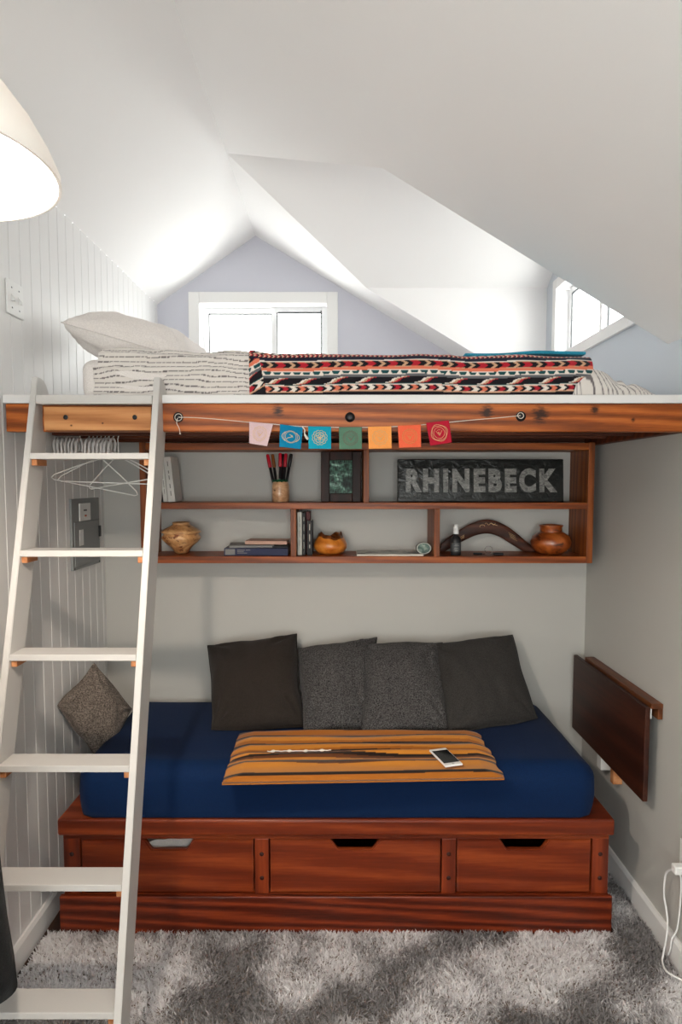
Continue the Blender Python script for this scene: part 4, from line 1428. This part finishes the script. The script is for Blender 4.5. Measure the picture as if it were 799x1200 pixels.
# keys and coin things
ky = thing('key_bunch', 'bunch of keys on a ring lying on the lower right shelf', 'keys', (.70, -.17, SB))
bm = bmesh.new()
tube(bm, [(.688 + .018 * math.cos(t_), -.150, SB + .022 + .016 * math.sin(t_)) for t_ in [2 * PI * k / 24 for k in range(24)]], .0011, 6, closed=True)
obj('key_ring', bm, M['chrome'], ky, True)
for k_, (a0_, L_) in enumerate(((-.2, .06), (.15, .055), (-.5, .045))):
    T = Matrix.Translation((.694 + .006 * k_, -.158 - .008 * k_, SB + .003 + .0026 * k_)) @ Matrix.Rotation(a0_, 4, 'Z')
    bm = bmesh.new(); box(bm, .018, L_, -.003, .003, -.001, .001, .0005, 1, T)
    b = bmesh.new(); lathe(b, [(0, .001), (.011, .001), (.011, -.001), (0, -.001)], (.012, 0, 0), 20); bmesh.ops.transform(b, matrix=T, verts=b.verts); merge(bm, b)
    for q in range(3): box(bm, L_ - .006 - q * .006, L_ - .003 - q * .006, .003, .005, -.0008, .0008, 0, 1, T)
    obj('key', bm, M['chrome'], ky)
bm = bmesh.new(); box(bm, .700, .745, -.205, -.180, SB + .0005, SB + .012, .004, 3); obj('key_fob', bm, M['black'], ky)
bm = bmesh.new(); box(bm, .612, .655, -.175, -.160, SB + .0005, SB + .009, .004, 2)
box(bm, .655, .668, -.170, -.165, SB + .002, SB + .006, .001, 1)
tag(obj('pocket_knife', bm, M['black'], origin=(.64, -.167, SB)), 'small dark pocket object lying between the spray bottle and the keys', 'trinket')

# ------------------------------------------------------------------ flag garland
FY = LY - .016
gar = thing('flag_garland', 'garland of seven small coloured cloth flags strung along the loft beam', 'garland', (0, FY, 1.93))
cpx = [(209, 489), (230, 489.5), (262, 492), (293, 495), (320, 497), (340, 499), (374, 500.5), (410, 501), (446, 500.5), (480, 499), (514, 496), (550, 492.5), (585, 489.5), (610, 487)]
sp = catmull([atY(u, v, FY) for u, v in cpx], 4)
bm = bmesh.new(); tube(bm, sp, .0012, 6)
p0 = atY(209, 489, FY)
tube(bm, [p0 + Vector((.012 * math.cos(t_), .002 * math.sin(t_), .012 * math.sin(t_))) for t_ in [2 * PI * k / 16 for k in range(16)]], .0012, 6, closed=True)
tube(bm, catmull([atY(u, v, FY) for u, v in ((208, 490), (207, 496), (210, 502), (211, 509))], 4), [.0012] * 11 + [.002, .0035], 6)
q0 = atY(610, 487, FY)
tube(bm, [q0 + Vector((.010 * math.cos(t_), .002 * math.sin(t_), .010 * math.sin(t_))) for t_ in [2 * PI * k / 16 for k in range(16)]], .0012, 6, closed=True)
tube(bm, catmull([atY(u, v, FY - .004) for u, v in ((354, 500), (357, 504), (357, 509), (361, 515))], 4), [.002] * 8 + [.003, .004, .005, .005, .004], 6)
obj('string', bm, M['string'], gar, True)
flags = [((292, 494), (320, 497), (313, 523), (292, 519.5), (214, 186, 190), 'lilac', 0), ((328, 497), (355, 501), (352.5, 526.5), (327, 523.5), (14, 120, 160), 'deep teal-blue', 1),
         ((361, 499.5), (388, 500), (388, 526), (361.5, 526), (22, 152, 178), 'turquoise', 2), ((397, 500.5), (424, 500.5), (424, 526), (397.5, 526.5), (88, 124, 104), 'sage green', 3),
         ((431, 500), (458.5, 499.5), (459, 525.5), (432, 526), (240, 158, 86), 'light orange', 4), ((466, 499), (493, 497.5), (493.5, 524), (467.5, 525), (236, 104, 72), 'coral', 5),
         ((499, 495.5), (526, 492.5), (529.5, 518.5), (504, 522.5), (178, 30, 52), 'crimson', 6)]
for tl, tr_, br, bl, c, nm, k in flags:
    A, B, C_, D_ = [atY(*q, FY - .002) for q in (tl, tr_, br, bl)]

    def ff(a, b_, A=A, B=B, C_=C_, D_=D_, k=k):
        p = (A * (1 - a) + B * a) * (1 - b_) + (D_ * (1 - a) + C_ * a) * b_
        p.y += .003 * math.sin(a * 4 + k * 2) * b_ - .003 * b_ * nz(a * 2, k)
        return p
    vs, fs = slab_grid(ff, 24, 24, .0008)
    mt = MATS.get('flag_' + nm) or cloth('flag_' + nm, tuple(x * .85 for x in rgb(*c)[:3]) + (1,), rgb(*c), 600, .9, .3)
    fo = pydata('flag', vs, fs, mt, gar, True, label=nm + ' flag with a printed emblem')
    ink = M['gold'] if k in (0, 1, 2, 6) else MATS.get('faint_print_%d' % k) or plain('faint_print_%d' % k, {3: rgb(112, 92, 84), 4: rgb(206, 166, 120), 5: rgb(206, 142, 84)}[k], .7)
    bm = bmesh.new()

    def crv(fn, n=36, closed=True, r_=.0009):
        pts = []
        for q in range(n):
            x_, y_ = fn(q / (n if closed else n - 1))
            p = ff(.5 + x_, .5 - y_); p.y -= .0008; pts.append(p)
        tube(bm, pts, r_, 4, closed=closed)
    tau = 2 * PI
    lobes = {0: 12, 1: 2, 2: 12, 3: 16, 4: 10, 5: 16, 6: 4}[k]
    crv(lambda t_: (.24 * math.cos(tau * t_), .24 * math.sin(tau * t_)))
    if k == 1:
        crv(lambda t_: (.30 * math.cos(tau * t_), .27 * math.sin(tau * t_)), 40)
        for s_ in (-1, 1):
            crv(lambda t_: (s_ * (.24 + .15 * math.sin(PI * t_)), .2 - .4 * t_), 14, False, .0014)
        crv(lambda t_: (-.06 + .12 * math.sin(t_ * 5), .10 - .22 * t_), 16, False, .0014)
        crv(lambda t_: (.02 + .08 * t_, .02 + .05 * math.sin(t_ * 4)), 10, False, .0012)
    else:
        crv(lambda t_: ((.29 + .045 * abs(math.sin(lobes * PI * t_))) * math.cos(tau * t_), (.29 + .045 * abs(math.sin(lobes * PI * t_))) * math.sin(tau * t_)), 96)
        if k == 6: crv(lambda t_: ((.36 + .02 * math.sin(8 * PI * t_)) * math.cos(tau * t_), (.36 + .02 * math.sin(8 * PI * t_)) * math.sin(tau * t_)), 60, r_=.0011)
        if k == 2:
            for q in range(6): crv(lambda t_, q=q: (.12 * math.cos(tau * (q / 6)) + .10 * math.cos(tau * t_), .12 * math.sin(tau * (q / 6)) + .10 * math.sin(tau * t_)), 20)
        crv(lambda t_: (.14 * (t_ * 2 - 1), .10 - (abs(t_ * 2 - 1) < 2) * (.22 * (1 - abs(t_ * 2 - 1)))), 13, False)
        crv(lambda t_: (.08 * (t_ * 2 - 1), .11 + .03 * math.sin(PI * t_)), 10, False)
        crv(lambda t_: (-.05 + .10 * t_, -.02 + .06 * math.sin(tau * t_)), 12, False)
    obj('emblem', bm, ink, fo)

# ------------------------------------------------------------------ hangers
rod = thing('hanging_rod', 'slim white rod under the loft holding the clothes hangers', 'rod', (-.93, -.52, 1.93))
bm = bmesh.new(); tube(bm, [(-1.10, -.52, 1.945), (-.60, -.52, 1.945)], .006, 10); obj('rod_bar', bm, M['wire'], rod, True)
for x in (-1.085, -.62):
    bm = bmesh.new(); tube(bm, [(x, -.52, 1.945), (x, -.52, 1.987)], .005, 8); lathe(bm, [(0, 1.9875), (.014, 1.9875), (.014, 1.984), (0, 1.984)], (x, -.52, 0), 14); obj('rod_bracket', bm, M['wire'], rod, True)
ROD = Vector((0, -.52, 1.945))


def plastic_hanger(x, lean, label, group):
    """flat ribbed hanger seen on its narrow end; hangs over the rod"""
    r = thing('plastic_hanger', label, 'hanger', (x, ROD.y, ROD.z), group)
    bm = bmesh.new()
    T = Matrix.Translation((x, ROD.y, ROD.z)) @ Matrix.Rotation(lean, 4, 'Y')
    hook = [Vector((0, -.010, -.010))] + [Vector((0, .010 * math.cos(a) * -1, .010 * math.sin(a))) for a in [PI * k / 8 for k in range(9)]] + [Vector((0, .010, -.008)), Vector((0, .002, -.020)), Vector((0, 0, -.034))]
    tube(bm, [T @ p for p in hook], .0020, 6); obj('hook', bm, M['wire'], r, True)
    bm = bmesh.new()
    for s_ in (-1, 1):
        P_ = [T @ Vector((0, y_ * s_, z_)) for y_, z_ in ((0, -.034), (.020, -.044), (.034, -.060), (.036, -.075), (.030, -.092), (.036, -.105), (.030, -.112))]
        tube(bm, P_, [.0035, .0050, .0056, .0045, .0060, .0052, .003], 8)
    box(bm, -.003, .003, -.031, .031, -.094, -.088, .001, 1, T)
    obj('hanger_body', bm, M['hanger'], r, True)
    return r


G1, G2 = 'plastic hangers bunched at the left behind the ladder', 'plastic hangers bunched nearer the shelf behind the ladder'
proto = plastic_hanger(0, 0, 'white plastic hanger seen end-on in the left bunch behind the ladder', G1)
proto.location.x = 0
for gi, (xc, n_, grp, lb) in enumerate(((-1.098, 7, G1, 'white plastic hanger seen end-on in the left bunch behind the ladder'), (-.962, 7, G2, 'white plastic hanger seen end-on in the right bunch behind the ladder'))):
    for k in range(n_):
        o = proto if (gi == 0 and k == 0) else copy_tree(proto)
        o.location = (xc + (k - (n_ - 1) / 2) * .0165, ROD.y, ROD.z)
        o.rotation_euler = (R(random.uniform(-2, 2)), R((k - 3) * 1.5 if gi == 0 else 4 + k * .8), R(random.uniform(-3, 3)))
        o['group'] = grp; o['label'] = lb


def wire_hanger(x, yaw, tilt, label, w_=.20, hgt=.125, drop=.09):
    r = thing('wire_hanger', label, 'hanger', (x, ROD.y, ROD.z))
    T = Matrix.Translation((x, ROD.y, ROD.z)) @ Matrix.Rotation(yaw, 4, 'Z') @ Matrix.Rotation(tilt, 4, 'Y')
    hk = [Vector((.015 * math.cos(a), 0, .002 + .015 * math.sin(a) - .006)) for a in [-.4 + (PI + .4) * k / 12 for k in range(13)]]
    hk = [Vector((-p.x, 0, p.z)) for p in hk] + [Vector((.015, 0, -.02)), Vector((.004, 0, -.04)), Vector((0, 0, -drop))]
    hk = [T @ p for p in hk]
    bm = bmesh.new(); tube(bm, hk, .0022, 6)
    tri = [(0, -drop), (w_ * .5, -drop - hgt * .42), (w_ * .95, -drop - hgt * .84), (w_, -drop - hgt * .95), (w_ * .94, -drop - hgt), (0, -drop - hgt), (-w_ * .94, -drop - hgt), (-w_, -drop - hgt * .95), (-w_ * .95, -drop - hgt * .84), (-w_ * .5, -drop - hgt * .42)]
    P_ = [T @ Vector((a, 0, b_)) for a, b_ in tri]
    tube(bm, P_, .0025, 6, closed=True)
    obj('hanger_wire', bm, M['wire'], r, True)
    return r


wire_hanger(-.925, R(8), R(2), 'wide white wire hanger hanging flat beside the plastic hangers')
wire_hanger(-.905, R(-28), R(-7), 'white wire hanger turned askew to the right, dropping lower on one side', .19, .12, .10)
wire_hanger(-.94, R(38), R(12), 'white wire hanger tipped down in front of the grey electrical panel', .17, .12, .12)

# ------------------------------------------------------------------ things on the walls
# electrical panel
ep = thing('electrical_panel', 'grey metal electrical panel on the grooved left wall behind the ladder', 'electrical panel', (XL, -.244, 1.35))
def wbox(y0, y1, z0_, z1_, d0, d1, bev=.001):
    bm = bmesh.new(); box(bm, XL + d0, XL + d1, y0, y1, z0_, z1_, bev, 2); return bm
obj('panel_frame', wbox(-.397, -.092, 1.352, 1.661, .001, .012, .002), M['grey'], ep)
dp = obj('panel_door', wbox(-.38, -.11, 1.368, 1.560, .012, .016, .0015), M['grey'], ep)
obj('latch', wbox(-.118, -.102, 1.478, 1.53, .016, .024, .002), M['black'], dp)
obj('label_slot', wbox(-.335, -.292, 1.455, 1.525, .016, .018, .001), M['white'], dp)
pl_ = obj('outlet_plate', wbox(-.325, -.205, 1.562, 1.640, .012, .017, .002), M['white'], ep)
obj('outlet_slot', wbox(-.285, -.25, 1.605, 1.612, .017, .0185, .0005), M['black'], pl_)
obj('indicator', wbox(-.275, -.255, 1.580, 1.588, .017, .0185, .0005), plain('orange_indicator', rgb(200, 90, 50), .5), pl_)
for yy, zz in ((-.385, 1.36), (-.105, 1.36)):
    obj('panel_screw', wbox(yy - .005, yy + .005, zz - .005, zz + .005, .012, .015, .0015), M['dgrey'], ep)
# switch plate
spl = thing('switch_plate', 'white double toggle switch plate high on the grooved left wall', 'light switch', (XL, -.80, 2.32))
obj('plate', wbox(-.857, -.742, 2.317, 2.436, .001, .007, .003), M['white'], spl)
for yy in (-.826, -.776):
    bm = bmesh.new()
    prism(bm, [(XL + .007, yy - .005, 2.365), (XL + .007, yy - .005, 2.390), (XL + .020, yy - .005, 2.372), (XL + .020, yy - .005, 2.364)], (0, .010, 0)); obj('toggle', bm, M['white'], spl)
    for zz in (2.342, 2.411):
        obj('plate_screw', wbox(yy - .003, yy + .003, zz - .003, zz + .003, .007, .009, .001), M['chrome'], spl)

# fold-down table
ft = thing('folding_wall_table', 'dark walnut drop-leaf table folded down on the right wall', 'folding table', (XR, -.42, .53))
bm = bmesh.new()
box(bm, 1.160, XR - .001, -.772, -.125, .886, .906, .003)
obj('wall_ledge', bm, M['walnutedge'], ft)
bm = bmesh.new(); box(bm, XR - .020, XR - .001, -.770, -.127, .845, .8855, .002); obj('wall_cleat', bm, M['walnutedge'], ft)
bm = bmesh.new(); box(bm, 1.136, 1.1555, -.775, -.045, .530, .893, .003); obj('leaf', bm, M['walnut'], ft)
bm = bmesh.new(); box(bm, 1.157, 1.163, -.768, -.755, .848, .885, .0005); obj('hinge', bm, M['white'], ft, label='white metal hinge')
bm = bmesh.new(); box(bm, 1.157, XR - .001, -.345, -.300, .452, .62, .002); obj('bracket_block', bm, M['white'], ft, label='white painted support block')
bm = bmesh.new(); box(bm, 1.165, XR - .001, -.455, -.425, .440, .60, .002); obj('bracket_block', bm, M['pineblock'], ft, label='bare pine support block')

# outlet, charger and cable on the right wall
ot = thing('wall_outlet', 'white wall outlet plate at the far right edge low on the right wall', 'outlet', (XR, -.96, .40))
bm = bmesh.new(); box(bm, XR - .006, XR - .001, -1.0, -.925, .375, .478, .002); obj('plate', bm, M['white'], ot)
bm = bmesh.new(); box(bm, XR - .0075, XR - .006, -.985, -.94, .435, .465, .001); obj('socket', bm, M['trim'], ot)
ch = thing('charger_cable', 'white charger plug with its cable drooping down the right wall to the rug', 'charger', (XR, -.95, .36))
bm = bmesh.new(); box(bm, XR - .048, XR - .0075, -.978, -.948, .372, .402, .005, 3); obj('plug', bm, M['white'], ch)
cb = [atX(790, 1019, 1.165), atX(781, 1022, 1.165), atX(778.5, 1034, 1.17), atX(778, 1050, 1.175), atX(780.5, 1066, 1.180), atX(782, 1080, 1.178), atX(781, 1096, 1.160), atZ(777, 1118, .045), atZ(776, 1127, .03), atZ(780, 1137, .03), atZ(790, 1144, .032), atZ(805, 1151, .032), atZ(830, 1160, .032)]
cb[0] = Vector((XR - .046, -.962, .386))
bm = bmesh.new(); tube(bm, catmull(cb, 6), .0035, 8); obj('cable', bm, M['white'], ch, True)
cb2 = [Vector((XR - .03, -.955, .374)), Vector((XR - .012, -.95, .345)), Vector((XR - .008, -.945, .25)), Vector((XR - .010, -.935, .15)), Vector((XR - .022, -.925, .105)), Vector((XR - .024, -.92, .06)), Vector((XR - .026, -.91, .032))]
bm = bmesh.new(); tube(bm, catmull(cb2, 6), .003, 8); obj('cable', bm, M['white'], ch, True)

# dark coat at the left edge
cc_ = Vector((-1.0, -1.64, .0))
coat = thing('hanging_coat', 'black wool garment hanging in the bottom left corner in front of the ladder', 'coat', (XL, -1.64, .49))
bm = bmesh.new()


def coat_w(a, r_, z, j):
    k = r_ * (1 + .07 * math.sin(a * 5 + z * 2) * min(1, (1.3 - z)) + .04 * math.sin(a * 9 + 1))
    return k, z + .02 * math.sin(a * 2 + .7) * (z < .5)


prof_ = [(.10, .52), (.186, .490), (.193, .50), (.190, .57), (.178, .70), (.166, .85), (.153, 1.0), (.138, 1.10), (.110, 1.20), (.08, 1.29), (.035, 1.34), (0, 1.35)]
lathe(bm, prof_, cc_, 96, coat_w)
for v in bm.verts: v.co.x = max(v.co.x, XL + .018)
obj('coat_cloth', bm, M['coat'], coat, True)
bm = bmesh.new(); tube(bm, [(XL + .002, -1.64, 1.36), (XL + .05, -1.64, 1.36), (XL + .15, -1.64, 1.352), (XL + .165, -1.64, 1.38)], .007, 8); obj('wall_peg', bm, M['steel'], coat, True)
